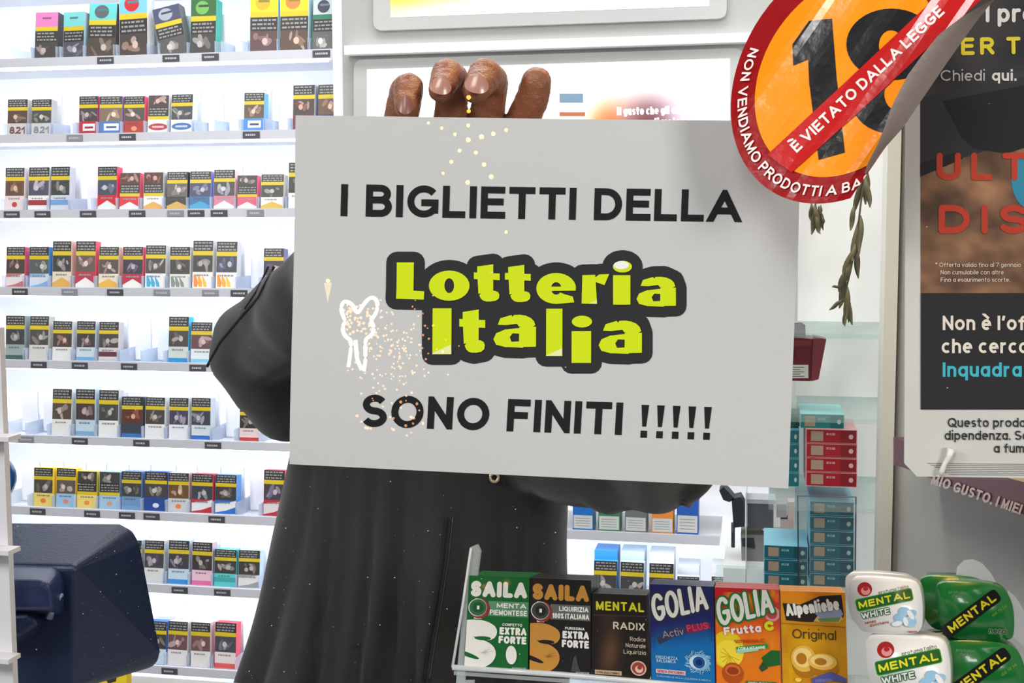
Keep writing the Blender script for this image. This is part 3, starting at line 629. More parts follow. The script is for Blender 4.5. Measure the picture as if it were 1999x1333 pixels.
ROWS = [
 [(67, 110, 22, 112, 'pink-topped', T_(pouch=True, top=(236, 120, 180), brand=(70, 66, 70), pic=(110, 84, 84))), (122, 163, 22, 112, 'pale teal hazy', T_(pouch=True, top=(120, 205, 205), brand=(150, 170, 190), pic=(140, 140, 160), side=(170, 200, 215))),
  (168, 222, 4, 111, 'teal-topped dark', T_(pouch=True, top=(100, 196, 190), brand=(84, 82, 80), pic=(130, 110, 96), mark=(90, 90, 100), lean=.03)), (232, 288, -14, 110, 'light blue red-dotted', T_(pouch=True, top=(120, 190, 220), mark=(196, 30, 40), pic=(160, 110, 84), lean=-.03)),
  (314, 366, 10, 107, 'slanting black and silver', T_(pouch=True, top=(70, 74, 100), brand=(110, 110, 110), mark=(160, 165, 180), pic=(140, 140, 140), lean=-.22)), (370, 420, -4, 104, 'dark green', T_(pouch=True, top=(50, 96, 50), mark=(110, 170, 80), brand=(30, 80, 60), pic=(110, 108, 104), side=(60, 180, 160))),
  (487, 541, -14, 98, 'yellow-topped', T_(pouch=True, top=(246, 206, 20), mark=(250, 170, 30), brand=(50, 50, 50), pic=(160, 110, 110), side=(190, 220, 235))), (545, 601, -16, 97, 'yellow-orange topped', T_(pouch=True, top=(246, 204, 30), mark=(230, 130, 60), brand=(50, 50, 50), pic=(170, 120, 90), side=(190, 220, 235))),
  (608, 655, -6, 95, 'green and white', T_(pouch=True, top=(190, 200, 200), mark=(60, 60, 80), brand=(40, 110, 80), pic=(190, 196, 190), side=(60, 160, 130), stripe=(50, 120, 90)))],
 [(13, 51, 193, 265, 'white 821-numbered brown-pictured', T_(brand=(196, 190, 186), mark=('num', (96, 60, 60)), pic=(150, 100, 70))), (60, 98, 193, 264, 'white 821-numbered grey-pictured', T_(brand=(190, 192, 192), mark=('num', (120, 124, 124)), pic=(150, 146, 140))),
  (153, 190, 187, 260, 'red', T_(brand=C_['red'], mark=('box', (130, 30, 40)), pic=(120, 100, 110), side=(236, 70, 110))), (193, 237, 187, 260, 'blue white-tabbed', T_(brand=(70, 110, 170), mark=('box', (60, 80, 130)), pic=(220, 176, 140), side=(150, 140, 230))),
  (240, 281, 187, 260, 'red-brown', T_(brand=(170, 50, 44), mark=('star', (220, 140, 110)), pic=(216, 184, 160), side=(240, 80, 120))), (287, 327, 185, 259, 'white red-oval', T_(layout='pic', brand=C_['white'], mark=('oval', (170, 44, 60)), pic=(150, 70, 54))),
  (332, 374, 183, 258, 'white blue-oval', T_(brand=C_['white'], mark=('oval', (60, 104, 160)), pic=(120, 122, 128))), (475, 514, 180, 254, 'bright blue white-waved', T_(brand=(60, 130, 200), mark=('box', (50, 60, 90)), pic=(190, 140, 104), side=(120, 190, 240))),
  (570, 613, 165, 250, 'brown-pictured red', T_(brand=C_['maroon'], pic=(150, 66, 48), side=(220, 220, 225))), (619, 657, 164, 248, 'orange-pictured navy', T_(brand=C_['navy'], pic=(206, 140, 104)))],
 [(9, 45, 327, 411, 'white and red brown-pictured', T_(brand=(222, 206, 206), mark=('star', (170, 60, 60)), pic=(190, 110, 60))), (53, 93, 326, 409, 'white red-banded', T_(brand=C_['white'], mark=('band', (150, 40, 46)), pic=(130, 120, 160))), (97, 134, 325, 408, 'pale blue-banded', T_(brand=(200, 206, 216), mark=('band', (110, 150, 200)), pic=(100, 104, 106))),
  (189, 227, 325, 408, 'red white-roofed', T_(brand=C_['white'], mark=('roof', (204, 26, 46)), pic=(120, 140, 180), side=(250, 70, 110))), (232, 271, 337, 408, 'red white-roofed brown-pictured', T_(layout='pic', brand=C_['white'], mark=('roof', (206, 24, 44)), pic=(140, 66, 46), side=(250, 70, 110))),
  (279, 317, 336, 407, 'white gold-roofed', T_(layout='pic', brand=C_['white'], mark=('chevron', (214, 160, 80)), pic=(140, 60, 46))), (324, 364, 335, 407, 'black gold-roofed', T_(brand=(46, 44, 44), mark=('chevron', (200, 160, 80)), pic=(170, 160, 160))),
  (369, 410, 334, 406, 'blue', T_(brand=(44, 104, 146), mark=('chevron', (60, 150, 190)), pic=(110, 120, 170), side=(150, 150, 240))), (416, 457, 331, 405, 'pink-grey white-roofed', T_(brand=C_['white'], mark=('roof', (206, 120, 140)), pic=(150, 160, 190))),
  (462, 501, 342, 403, 'pink white-roofed', T_(layout='pic', brand=(236, 232, 232), mark=('roof', (214, 84, 110)), pic=(130, 110, 110), side=(250, 110, 150))), (508, 552, 340, 402, 'white and gold', T_(brand=(226, 222, 214), mark=('chevron', (206, 170, 60)), pic=(110, 110, 110))), (562, 600, 317, 401, 'white dark-pictured', T_(brand=C_['white'], pic=(90, 90, 90), mark=('star', (160, 140, 80))))],
 [(10, 46, 482, 556, 'white red-swooshed', T_(brand=(222, 212, 212), mark=('wave', (190, 110, 110)), pic=(150, 100, 84), side=(250, 90, 110))), (56, 94, 482, 555, 'white blue-tinted', T_(brand=(206, 214, 226), mark=('wave', (130, 170, 210)), pic=(150, 160, 160), side=(60, 150, 230))),
  (101, 137, 471, 554, 'cream gold-roofed', T_(brand=C_['cream'], mark=('chevron', (216, 166, 84)), pic=(70, 70, 74))), (146, 184, 471, 553, 'tall red white-roofed', T_(brand=(232, 228, 226), mark=('roof', (176, 40, 70)), pic=(190, 150, 140), side=(250, 80, 110))), (191, 229, 482, 553, 'cream gold-chevron', T_(brand=C_['cream'], mark=('chevron', (220, 170, 60)), pic=(200, 160, 150))),
  (238, 277, 482, 553, 'white crimson-roofed', T_(brand=(232, 228, 226), mark=('roof', (180, 34, 60)), pic=(90, 80, 120), side=(250, 100, 130))), (282, 321, 479, 553, 'white blue-arced', T_(brand=C_['white'], mark=('arcs', (50, 160, 200)), pic=(130, 120, 110))), (330, 369, 482, 553, 'white grey-arced', T_(brand=(220, 218, 212), mark=('arcs', (130, 136, 130)), pic=(120, 110, 104))),
  (374, 413, 470, 553, 'white orange-arced dark-pictured', T_(brand=C_['white'], mark=('arcs', (240, 130, 30)), pic=(70, 66, 66))), (420, 460, 472, 553, 'white orange-arced blue-pictured', T_(brand=C_['white'], mark=('arcs', (238, 136, 30)), pic=(90, 110, 160))), (513, 552, 485, 553, 'purple', T_(brand=(120, 110, 160), pic=(110, 96, 150)))],
 [(10, 46, 617, 700, 'grey-green', T_(brand=(150, 164, 162), mark=('bottom', (60, 96, 92)), pic=(90, 100, 110))), (55, 92, 618, 699, 'light tan', T_(brand=(206, 202, 196), pic=(120, 116, 108))), (101, 138, 628, 700, 'white russet-pictured', T_(brand=(224, 222, 220), pic=(160, 84, 64))),
  (147, 184, 628, 700, 'white sky-blue based', T_(brand=(200, 212, 224), mark=('bottom', (110, 170, 210)), pic=(130, 90, 100))), (191, 229, 629, 701, 'maroon-banded', T_(brand=(206, 200, 200), mark=('band', (96, 40, 56)), pic=(110, 106, 100))), (327, 366, 619, 703, 'tall blue-based', T_(brand=(200, 206, 204), mark=('bottom', (30, 140, 200)), pic=(120, 110, 110), side=(60, 190, 230))), (371, 412, 630, 704, 'pale blue partly hidden', T_(brand=(214, 222, 226), mark=('bottom', (130, 190, 220)), pic=(170, 110, 120)))],
 [(100, 137, 761, 844, 'white small-lettered', T_(brand=(224, 224, 220), pic=(140, 110, 96))), (146, 184, 761, 844, 'light blue', T_(brand=(190, 212, 226), mark=('bottom', (130, 170, 200)), pic=(130, 90, 94))), (191, 229, 763, 845, 'white black-pictured', T_(brand=(228, 228, 226), pic=(110, 110, 108))),
  (236, 277, 776, 846, 'blue-black russet-pictured', T_(brand=(50, 60, 76), mark=('bottom', (50, 110, 180)), pic=(176, 74, 44))), (281, 320, 777, 848, 'white ring-pictured', T_(brand=(226, 226, 224), pic=(130, 112, 104))), (328, 366, 778, 849, 'white purple-pictured', T_(brand=(224, 226, 230), pic=(110, 100, 150))),
  (372, 410, 778, 851, 'white blue-edged', T_(brand=(206, 214, 220), mark=('bottom', (50, 110, 190)), pic=(100, 110, 140))), (466, 505, 790, 855, 'white red-based', T_(brand=(222, 200, 200), mark=('bottom', (196, 60, 60)), pic=(70, 66, 66)))],
 [(64, 102, 915, 986, 'yellow orange-starred', T_(brand=(230, 206, 110), mark=('star', (230, 120, 60)), pic=(130, 124, 118), side=(250, 220, 60))), (108, 146, 916, 986, 'light blue orange-starred', T_(brand=(150, 190, 220), mark=('star', (220, 130, 110)), pic=(190, 160, 150), side=(250, 220, 60))),
  (149, 187, 922, 988, 'yellow picture-topped', T_(layout='pic', brand=(230, 206, 116), mark=('star', (230, 140, 60)), pic=(110, 100, 90), side=(250, 220, 60))), (193, 232, 923, 990, 'light blue picture-topped', T_(layout='pic', brand=(160, 194, 220), mark=('star', (210, 150, 130)), pic=(110, 106, 104))), (236, 275, 922, 992, 'steel blue', T_(brand=(110, 150, 190), mark=('bottom', (120, 160, 200)), pic=(110, 110, 110))),
  (281, 325, 923, 994, 'dark blue white-starred', T_(brand=(30, 70, 150), mark=('star', (220, 220, 230)), pic=(140, 136, 126), side=(30, 90, 190))), (327, 367, 925, 996, 'silver orange-starred', T_(brand=(200, 204, 206), mark=('star', (236, 130, 60)), pic=(190, 130, 70))), (372, 414, 927, 998, 'white red-waved', T_(brand=C_['white'], mark=('wave', (186, 44, 56)), pic=(90, 110, 140), side=(230, 60, 80))),
  (418, 460, 929, 1001, 'white blue-waved', T_(brand=C_['white'], mark=('wave', (40, 110, 190)), pic=(90, 80, 76), side=(90, 160, 230))), (513, 554, 920, 1004, 'white red-waved', T_(brand=(216, 206, 208), mark=('wave', (180, 40, 56)), pic=(120, 100, 150), side=(230, 70, 100)))],
 [(236, 274, 1057, 1138, 'grey partly hidden', T_(brand=C_['silver'], pic=(130, 100, 80))), (280, 318, 1058, 1139, 'plain white', T_(brand=(214, 214, 212), pic=(120, 110, 130))), (327, 367, 1058, 1140, 'blue gradient', T_(brand=(190, 210, 226), mark=('bottom', (60, 140, 210)), pic=(100, 100, 130))), (373, 413, 1061, 1142, 'pink gradient', T_(brand=(230, 190, 205), mark=('bottom', (226, 110, 160)), pic=(90, 80, 80))),
  (417, 460, 1075, 1144, 'turquoise', T_(brand=(90, 196, 196), mark=('band', (60, 160, 160)), pic=(100, 96, 90))), (464, 505, 1077, 1147, 'white grey-waved', T_(brand=(216, 216, 214), mark=('wave', (150, 150, 150)), pic=(90, 84, 80), side=(190, 215, 235)))],
 [(284, 323, 1216, 1286, 'blue-sided partly hidden', T_(brand=(200, 214, 226), pic=(110, 90, 96), side=(50, 120, 220))), (325, 364, 1217, 1288, 'white pink-pictured', T_(brand=(226, 220, 220), pic=(190, 130, 136))), (371, 409, 1218, 1289, 'white rose-pictured', T_(brand=(228, 222, 220), pic=(196, 140, 140))), (417, 459, 1219, 1291, 'white red-cornered', T_(brand=(226, 214, 212), mark=('bottom', (214, 90, 84)), pic=(120, 120, 140), side=(236, 70, 90)))],
]
for ri, row in enumerate(ROWS):
    for ci, (a, b, t, bt, desc, kw) in enumerate(row):
        kind = 'pouch' if ri == 0 else 'pack'
        lab = f'{desc} {"tobacco " if ri == 0 else "cigarette "}{kind}'
        where = f'{NTH[ci]} pack from the left on the {ORD[ri]} lit shelf'
        p = make_pack(a, b, t, bt, lab, where, shelf=ri, **kw)
        p['group'] = 'tobacco pouches on the top shelf' if ri == 0 else 'cigarette packs on the backlit shelves'
        za, zb = W(a, bt, YS+.004), W(b, bt, YS+.004)
        pack_tray(za.x-.001, zb.x+.001, ZR[ri]+.0002, .092, f'clear pusher tray under the {desc.split(",")[0]} pack, {ORD[ri]} lit shelf')
EMPT = {0: [(28, 62), (436, 474)], 1: [(108, 144), (383, 420), (424, 466), (522, 562)], 2: [(142, 180)], 3: [(467, 506)], 4: [(238, 276), (282, 320)], 5: [(14, 52), (56, 94), (418, 458)], 6: [(14, 56), (466, 506)], 7: []}
for ri, L in EMPT.items():
    for k, (a, b) in enumerate(L):
        za, zb = W(a, ROWY[ri]-8, YS+.004), W(b, ROWY[ri]-8, YS+.004)
        t = pack_tray(za.x, zb.x, ZR[ri]+.0002, .09, f'empty clear pusher tray, {NTH[k]} empty one on the {ORD[ri]} lit shelf')
TAGS = {0: [205, 333, 410, 627], 1: [145, 248, 490], 2: [22, 82, 171, 267, 342, 382, 427, 498], 3: [38, 135, 224, 315, 410, 466], 4: [75, 155, 251, 385], 5: [50, 155, 275, 415], 6: [73, 179, 247, 295, 422], 7: [350, 433], 8: [330]}
M_TAG = mat('dark_tag', (70, 70, 78), .5); M_TAG2 = mat('grey_tag', (140, 140, 150), .5)
for ri, L in TAGS.items():
    for k, x in enumerate(L):
        c = W(x, ROWY[ri]+2, YS-.016); z = ZR[ri]-.004
        lightt = rnd.random() < .25
        t = box('price_tag', c.x-.019, c.x+.019, YS-.0155, YS-.0135, z-.007, z+.007, M_TAG2 if lightt else M_TAG, bevel=.0008)
        tag(t, f'small {"grey" if lightt else "dark"} price tag, {NTH[k]} from the left on the {ORD[ri]} shelf edge', 'price tag', 'price tags on the shelf edges')
        q = Gfx(); xx = -.013
        while xx < .010: l = rnd.uniform(.002, .005); q.rect(xx, -.002, xx+l, .002, (190, 190, 196)); xx += l+.0012
        q.build('price_print', lambda u, v, l, c=c, z=z: Vector((c.x+u, YS-.0155-l, z+v)), M_CARD, t)
# the same shelves go on to the right behind the coat
RP_ = [(1118, 1158, 984, 1032, 'blue-topped white-labelled', (30, 110, 190)), (1168, 1210, 985, 1034, 'green-edged white-labelled', (60, 130, 90)), (1220, 1262, 988, 1036, 'grey white-labelled', (110, 116, 120)), (1272, 1314, 990, 1038, 'orange-topped white-labelled', (226, 140, 60)), (1321, 1363, 970, 1040, 'blue-swirled white-labelled', (40, 90, 180))]
for k, (a, b, t, bt, d, c) in enumerate(RP_):
    zs_ = ZR[6]+.003; A_, B_ = W(a, 1030, YS+.004), W(b, 1030, YS+.004); zt = W(a, t-30, YS).z
    r_ = empty('snack_box', ((A_.x+B_.x)/2, YS+.03, zs_), f'{d} small box on the seventh shelf right of the coat', 'box', 'small boxes right of the coat')
    prism('carton', [Vector((A_.x, YS+.004, zs_)), Vector((B_.x, YS+.004, zs_)), Vector((B_.x, YS+.004, zt)), Vector((A_.x, YS+.004, zt))], Vector((0, -1, 0)), .05, mat('carton_c%d' % k, c, .4), r_, bevel=.002)
    q = Gfx(); q.rect(.04, .04, .96, .36, (206, 208, 208)); q.layer(); q.ell(.5, .7, .3, .13, lerp(c, (255, 255, 255), .6))
    for i in range(4): q.rect(.14, .10+i*.06, .84, .115+i*.06, (150, 152, 150))
    q.build('white_label', lambda u, v, l, A_=A_, B_=B_, zt=zt, zs_=zs_: Vector((A_.x+(B_.x-A_.x)*u, YS+.004-l, zs_+(zt-zs_)*v)), M_CARD, r_)
RQ = [(1158, 1203, 1082, 'blue-lidded', (60, 150, 220)), (1210, 1256, 1084, 'pale-lidded', (200, 220, 232)), (1266, 1314, 1087, 'white-lidded', (226, 230, 234)), (1321, 1364, 1112, 'low white-topped', (226, 230, 236)), (1388, 1430, 1113, 'low white rightmost', (230, 232, 236))]
for k, (a, b, t, d, c) in enumerate(RQ):
    p = make_pack(a, b, t+16, 1180, f'{d} cigarette pack', f'{NTH[k]} pack on the eighth shelf right of the coat', shelf=7, brand=c, pic=(110, 110, 120), side=c)
    p['group'] = 'cigarette packs right of the coat'
    A_, B_ = W(a, 1150, YS+.03), W(b, 1150, YS+.03)
    tag(box('white_carton', A_.x, B_.x, YS+.05, YS+.11, ZR[7]+.003, W(a, t-4, YS+.03).z, mat('carton_t%d' % k, c, .4), bevel=.003), f'{d.split(" ")[0]} carton standing behind the {NTH[k]} pack right of the coat', 'box', 'cartons behind the packs right of the coat')

# ------------------------------------------------------------------ lit screens on the back wall, centre
YW = 2.58; SW = SY(YW).at
M_GREYP = mat('grey_panel', (166, 167, 163), .5); M_LEDGE = mat('white_ledge', (245, 246, 248), .4, emit=.25)
XW0 = X1+.024; XW1 = W(1600, 300, YW).x
dp = empty('wall_display_unit', ((XW0+XW1)/2, YW+.1, ZR[6]+.16), 'pale grey wall unit holding two bright lit screens above the paper sign', 'display unit')
box('front_panel', XW0, XW1, YW, YW+.10, ZR[6]+.16, 2.6, M_GREYP, dp)
prism('white_ledge', [SW(681, 93), SW(1600, 64), SW(1600, 81), SW(681, 110)], Vector((0, -1, 0)), .03, M_LEDGE, dp) .location = (0, -.03, 0)
def rrect(pts, r, n=5):
    out = []; k = len(pts)
    for i in range(k):
        p, a, b = Vector(pts[i]), Vector(pts[i-1]), Vector(pts[(i+1) % k]); u, v = (a-p).normalized()*r, (b-p).normalized()*r
        for j in range(n+1): t = j/n; out.append(tuple(p+u*(1-t)**2+v*t**2))
    return out
def screen(name, label, quad, fr, inkf, gfxf, gr):
    e = empty(name, SW(*quad[3]), label, 'screen', None)
    cx = sum(p[0] for p in quad)/4; cy = sum(p[1] for p in quad)/4
    big = [(x+(fr if x > cx else -fr), y+(fr*.75 if y > cy else -fr*.75)) for x, y in quad]
    prism('bezel', [SW(x, y, .012) for x, y in rrect(big, 18)], Vector((0, -1, 0)), .012, mat('bezel_grey', (182, 183, 182), .45), e, bevel=.002)
    q = Gfx(); gfxf(q); q.build('lit_picture', lambda x, y, l: SW(x, y, l+.0125), inkf, e)
    return e
M_SCR = ink('lit_screen', .4, emit=1.0)
def s1(q):
    q.grid(766, -220, 1385, 36, 24, 8, lambda u, v: lerp(lerp((255, 214, 0), (255, 255, 120), max(0, u*2.2-.1)+max(0, v-.8)*5), (255, 255, 255), u*1.4+max(0, v-.86)*3))
    q.p = [(p, c, z) for p, c, z in q.p]
def skew(q, x0, s): q.p = [([(x, y-(x-x0)*s) for x, y in p], c, z) for p, c, z in q.p]
def s1b(q): s1(q); skew(q, 766, .036)
def s2(q):
    def f(u, v):
        a = math.exp(-((u-.78)/.10)**2-((v-.27)/.13)**2); b = math.exp(-((u-.66)/.06)**2-((v-.34)/.15)**2); d = math.exp(-((u-.90)/.08)**2-((v-.2)/.12)**2); c = lerp((255, 255, 255), (236, 128, 60), min(1, b*1.4)); c = lerp(c, (96, 50, 54), min(1, a*1.0)); return lerp(c, (200, 190, 226), min(1, d*.6))
    q.grid(720, 137, 1425, 560, 60, 30, f); q.layer(); skew(q, 720, .03)
    q.rect(1094, 184, 1140, 202, (96, 120, 140)); q.rect(1094, 203, 1144, 219, (200, 214, 226)); q.rect(1094, 220, 1144, 228, (150, 90, 60)); q.layer()
    q.text('il gusto che gli amanti', 1206, 226, 15, (255, 255, 255), wt=.24, width=152, rot=1.4); q.text('sanno di volere', 1218, 248, 15, (255, 255, 255), wt=.24, width=130, rot=1.4)
screen('lit_advert_screen', 'upper bright screen, yellow fading into white, cut by the photo top', [(766, -220), (1385, -240), (1385, 12), (766, 36)], 34, M_SCR, s1b, 0)
screen('lit_advert_screen', 'lower bright white screen with orange-brown picture behind the fingers', [(720, 138), (1425, 115), (1425, 545), (720, 560)], 26, M_SCR, s2, 0)
# ------------------------------------------------------------------ right: white side display, post and oblique wall
YN = 1.9
M_PW = mat('side_white_panel', (226, 227, 226), .45, noisy=.02, nscale=5)
sd = empty('side_display', W(1640, 900, YN), 'white wall display with glass shelves between the back wall and the post', 'display')
a, b = W(1556, 700, YN), W(1738, 700, YN)
box('back_board', a.x, b.x, YN, YN+.02, .3, 2.7, M_PW, sd)
M_GS = clearmat('glass_shelf', (240, 246, 245), .88, .1)
for y0, w0 in ((638, 1500), (792, 1500), (955, 1500), (1150, 1392)):
    z = W(1640, y0, YN-.1).z; x0 = W(w0, y0, YN-.15).x
    box('glass_shelf', x0, b.x-.012, YN-.22, YN, z-.006, z, M_GS, sd)
M_POST = mat('post_ivory', (226, 225, 214), .5)
p0, p1 = W(1716, 900, 1.62), W(1741, 900, 1.62)
structure(box('trim_4', p0.x, p1.x, 1.60, 1.66, 0, 3.0, M_POST, bevel=.008))
# oblique wall from the post towards the window
ang = R(15.8); dv = Vector((math.sin(ang), -math.cos(ang), 0)); P0 = Vector((p1.x-.002, 1.63, 0)); L_ = .86
nn = Vector((-math.cos(ang), -math.sin(ang), 0))
M_SIDE = mat('side_wall_grey', (182, 181, 176), .6, noisy=.05, nscale=10, bump=.1, bscale=80)
prism('wall_side', [P0+Vector((0, 0, .0)), P0+dv*L_, P0+dv*L_+Vector((0, 0, 3)), P0+Vector((0, 0, 3))], nn, .03, M_SIDE)['kind'] = 'structure'
# maroon shelf front with lettering fixed along this wall
SWL = Surf(P0+nn*.05, nn)
def SP(x, y, l=0): return SWL.at(x, y, l)
br = empty('maroon_shelf', SP(1760, 900), 'dark maroon shelf edge with white lettering, sticking out below the poster', 'shelf')
q4 = [(1744, 853), (1765, 862), (2080, 966), (2080, 1036), (1762, 912), (1744, 908)]
prism('shelf_front', [SP(*p) for p in q4], nn, .05, mat('maroon_laminate', (96, 42, 48), .4), br, bevel=.002)
q = Gfx(); q.text('MIO GUSTO. I MIEI', 1818, 944, 20, (214, 196, 192), wt=.2, rot=-19, sx=.95, gap=.16, width=185)
q.build('shelf_lettering', SP, M_INK, br, base=.001)
q = Gfx(); q.poly([(1960, 930), (2080, 962), (2080, 940), (1960, 925)], (222, 196, 150)); q.build('cream_strip', SP, M_INK, br, base=.0012)

# boxes on the side display ------------------------------------------------
def stick_box(x0, x1, y0, y1, Y, col, sidecol, label, group, depth=.10):
    S = SY(Y).at; f = [S(x0, y1), S(x1, y1), S(x1, y0), S(x0, y0)]
    zb, zt = (f[0].z+f[1].z)/2, (f[2].z+f[3].z)/2; xa, xb = f[0].x, f[1].x
    r_ = empty('stick_pack_box', Vector(((xa+xb)/2, Y+depth/2, zb)), label, 'box', group)
    box('carton', xa, xb, Y, Y+depth, zb+.0003, zt-.0003, mat('carton_%d_%d_%d' % sidecol, sidecol, .35), r_, bevel=.0015)
    g_ = Gfx(); w, h = 1, 1; g_.rect(.015, .05, .985, .95, col); g_.layer()
    g_.rect(.10, .16, .34, .84, (182, 160, 140)); g_.rect(.68, .08, .98, .92, mulc(col, .8)); g_.layer()
    x = .40
    for l in (.05, .03, .06): g_.rect(x, .58, x+l, .74, lerp(col, (255, 255, 255), .55)); x += l+.015
    g_.ell(.88, .5, .045, .17, lerp(col, (255, 255, 255), .7))
    g_.build('printed_front', lambda u, v, l: Vector((xa+(xb-xa)*u, Y-l, zb+(zt-zb)*v)), M_CARD, r_)
TEAL = (8, 104, 122); TEALS = (130, 200, 226); REDB = (176, 22, 38); PINK = (240, 170, 176)
YB = 1.72
rows = [(838, 865.5), (866, 893.5), (894, 921.5), (922, 950)]
for i, (t, b_) in enumerate(rows): stick_box(1573, 1673, t, b_, YB, REDB, PINK, f'red flat box, {["topmost","second","third","lowest"][i]} of the red stack on the side display', 'red flat boxes on the side display')
stick_box(1562, 1648, 808, 837, YB+.01, (18, 140, 140), (150, 214, 220), 'teal flat box lying on top of the red stack', None)
for i in range(4): stick_box(1500, 1560, 838+28*i, 865.5+28*i, YB+.045, (40, 150, 156), TEALS, f'teal flat box left of the red stack, {["topmost","second","third","lowest"][i]} peeking from behind the paper', 'teal boxes behind the paper edge', .08)
stick_box(1500, 1578, 806, 832, YB+.06, (10, 90, 84), (40, 120, 110), 'dark teal flat box at the back, above the teal stack edge', None, .05)
for i, (t, b_) in enumerate([(979, 1006.5), (1008, 1035), (1036.5, 1063), (1064.5, 1090.5), (1092, 1118.5), (1120, 1146)]):
    stick_box(1580, 1667, t, b_, YB+.0, TEAL, TEALS, f'petrol blue flat box, {NTH[i]} from the top in the tall stack above the mint tins', 'petrol blue boxes, tall stack')
for i, (t, b_) in enumerate([(1065, 1091), (1092.5, 1119), (1120.5, 1147)]):
    stick_box(1491, 1577, t, b_, YB+.0, TEAL, TEALS, f'petrol blue flat box, {NTH[i]} from the top in the short stack above the fruit sweets', 'petrol blue boxes, short stack')
# clear case around the tall stack
cs = empty('clear_display_case', SY(YB-.01).at(1610, 1148), 'clear plastic case with dark edges holding the tall petrol blue stack', 'case')
SC = SY(YB-.012).at; M_EDGE = mat('case_edge', (96, 98, 104), .3)
tube('case_rim', [SC(1559, 1150), SC(1557, 968), SC(1671, 970), SC(1669, 1150)], .0012, M_EDGE, cs, n=6)
prism('case_front', [SC(1559, 1150), SC(1670, 1150), SC(1671, 970), SC(1557, 968)], Vector((0, -1, 0)), .001, clearmat('case_clear', (250, 252, 252), .975, .1), cs)
# maroon box with white label
sm = empty('maroon_box', SY(1.76).at(1570, 744), 'dark red box with a white text label at the right edge of the paper', 'box')
S7 = SY(1.76).at
prism('carton', [S7(1512, 742), S7(1582, 744), S7(1588, 662), S7(1516, 656)], Vector((0, -1, 0)), .06, mat('maroon_carton', (104, 26, 40), .35), sm, bevel=.002)
prism('angled_flap', [S7(1583, 744, .002), S7(1598, 740, .002), S7(1613, 662, .002), S7(1588, 656, .002)], Vector((0, -1, 0)), .03, mat('maroon_flap', (130, 50, 62), .4), sm)
q = Gfx(); q.rect(1516, 712, 1578, 738, (216, 214, 210)); q.layer()
for i in range(5): q.rect(1524, 716+i*4.4, 1570-(i % 2)*8, 717.6+i*4.4, (110, 108, 106))
q.rect(1520, 664, 1584, 676, (120, 40, 50)); q.ell(1540, 690, 14, 10, (60, 16, 26)); q.build('white_label', S7, M_CARD, sm)
tag(prism('grey_canister', [S7(1548, 656), S7(1573, 657), S7(1572, 634), S7(1564, 629), S7(1550, 630)], Vector((0, -1, 0)), .03, mat('grey_lid', (140, 140, 146), .3), bevel=.003), 'small grey lid-shaped canister on the maroon box by the paper edge', 'canister')
# hanging dried stems
def branch(name, label, pts, leaves, Y):
    e = empty(name, W(*pts[0], Y), label, 'dried branch')
    tube('stem', [W(x, y, Y) for x, y in pts], .0014, mat('dry_stem', (92, 84, 58), .8), e, n=6)
    bm = bmesh.new()
    for (x, y, dx, dy, w) in leaves:
        A = W(x, y, Y+rnd.uniform(-.01, .01)); B_ = W(x+dx, y+dy, Y+rnd.uniform(-.02, .02)); ax = (B_-A); l = ax.length; ax.normalize(); sd_ = ax.cross(Vector((rnd.uniform(-.4, .4), 1, rnd.uniform(-.2, .2)))).normalized(); up_ = ax.cross(sd_)
        prev = None
        for k in range(9):
            t = k/8; c = A+ax*l*t+up_*.004*math.sin(t*6); ww = w*RP(1, Y)*math.sin(math.pi*min(1, t*.9+.05))
            cur = [bm.verts.new(c+sd_*ww), bm.verts.new(c+up_*ww*.5), bm.verts.new(c-sd_*ww), bm.verts.new(c-up_*ww*.5)]
            if prev:
                for j in range(4): bm.faces.new((prev[j], prev[(j+1) % 4], cur[(j+1) % 4], cur[j]))
            prev = cur
    bm_obj('leaves', bm, mat('dry_leaf', (96, 90, 62), .7, noisy=.35, nscale=60), e, smooth=True)
YF = 1.78
branch('dried_branch', 'long dried brown-green leafy sprig hanging in front of the white side display', [(1696, 250), (1690, 330), (1680, 400), (1672, 470), (1660, 530), (1648, 580)],
  [(1692, 330, -2, 70, 7), (1686, 340, -22, 84, 6), (1690, 345, 8, 60, 6), (1676, 430, -12, 80, 7), (1680, 420, -2, 76, 6), (1672, 470, -26, 70, 7), (1670, 480, 6, 64, 6), (1660, 510, -22, 60, 8), (1652, 540, -14, 62, 7), (1650, 575, 14, 60, 6), (1660, 590, -4, 40, 5), (1646, 585, -28, 20, 4), (1640, 558, -16, 3, 3), (1650, 600, 0, 36, 5), (1655, 560, -4, 70, 6), (1668, 400, -8, 50, 5)], YF)
branch('dried_branch', 'short dried leafy sprig just below the round sticker', [(1592, 250), (1594, 330), (1592, 400), (1594, 430)],
  [(1584, 396, -2, 34, 4), (1590, 400, 10, 52, 6), (1594, 404, -10, 54, 6), (1598, 402, 8, 44, 6), (1602, 400, -6, 30, 5), (1590, 420, 12, 36, 5), (1604, 420, 4, 30, 4)], YF)
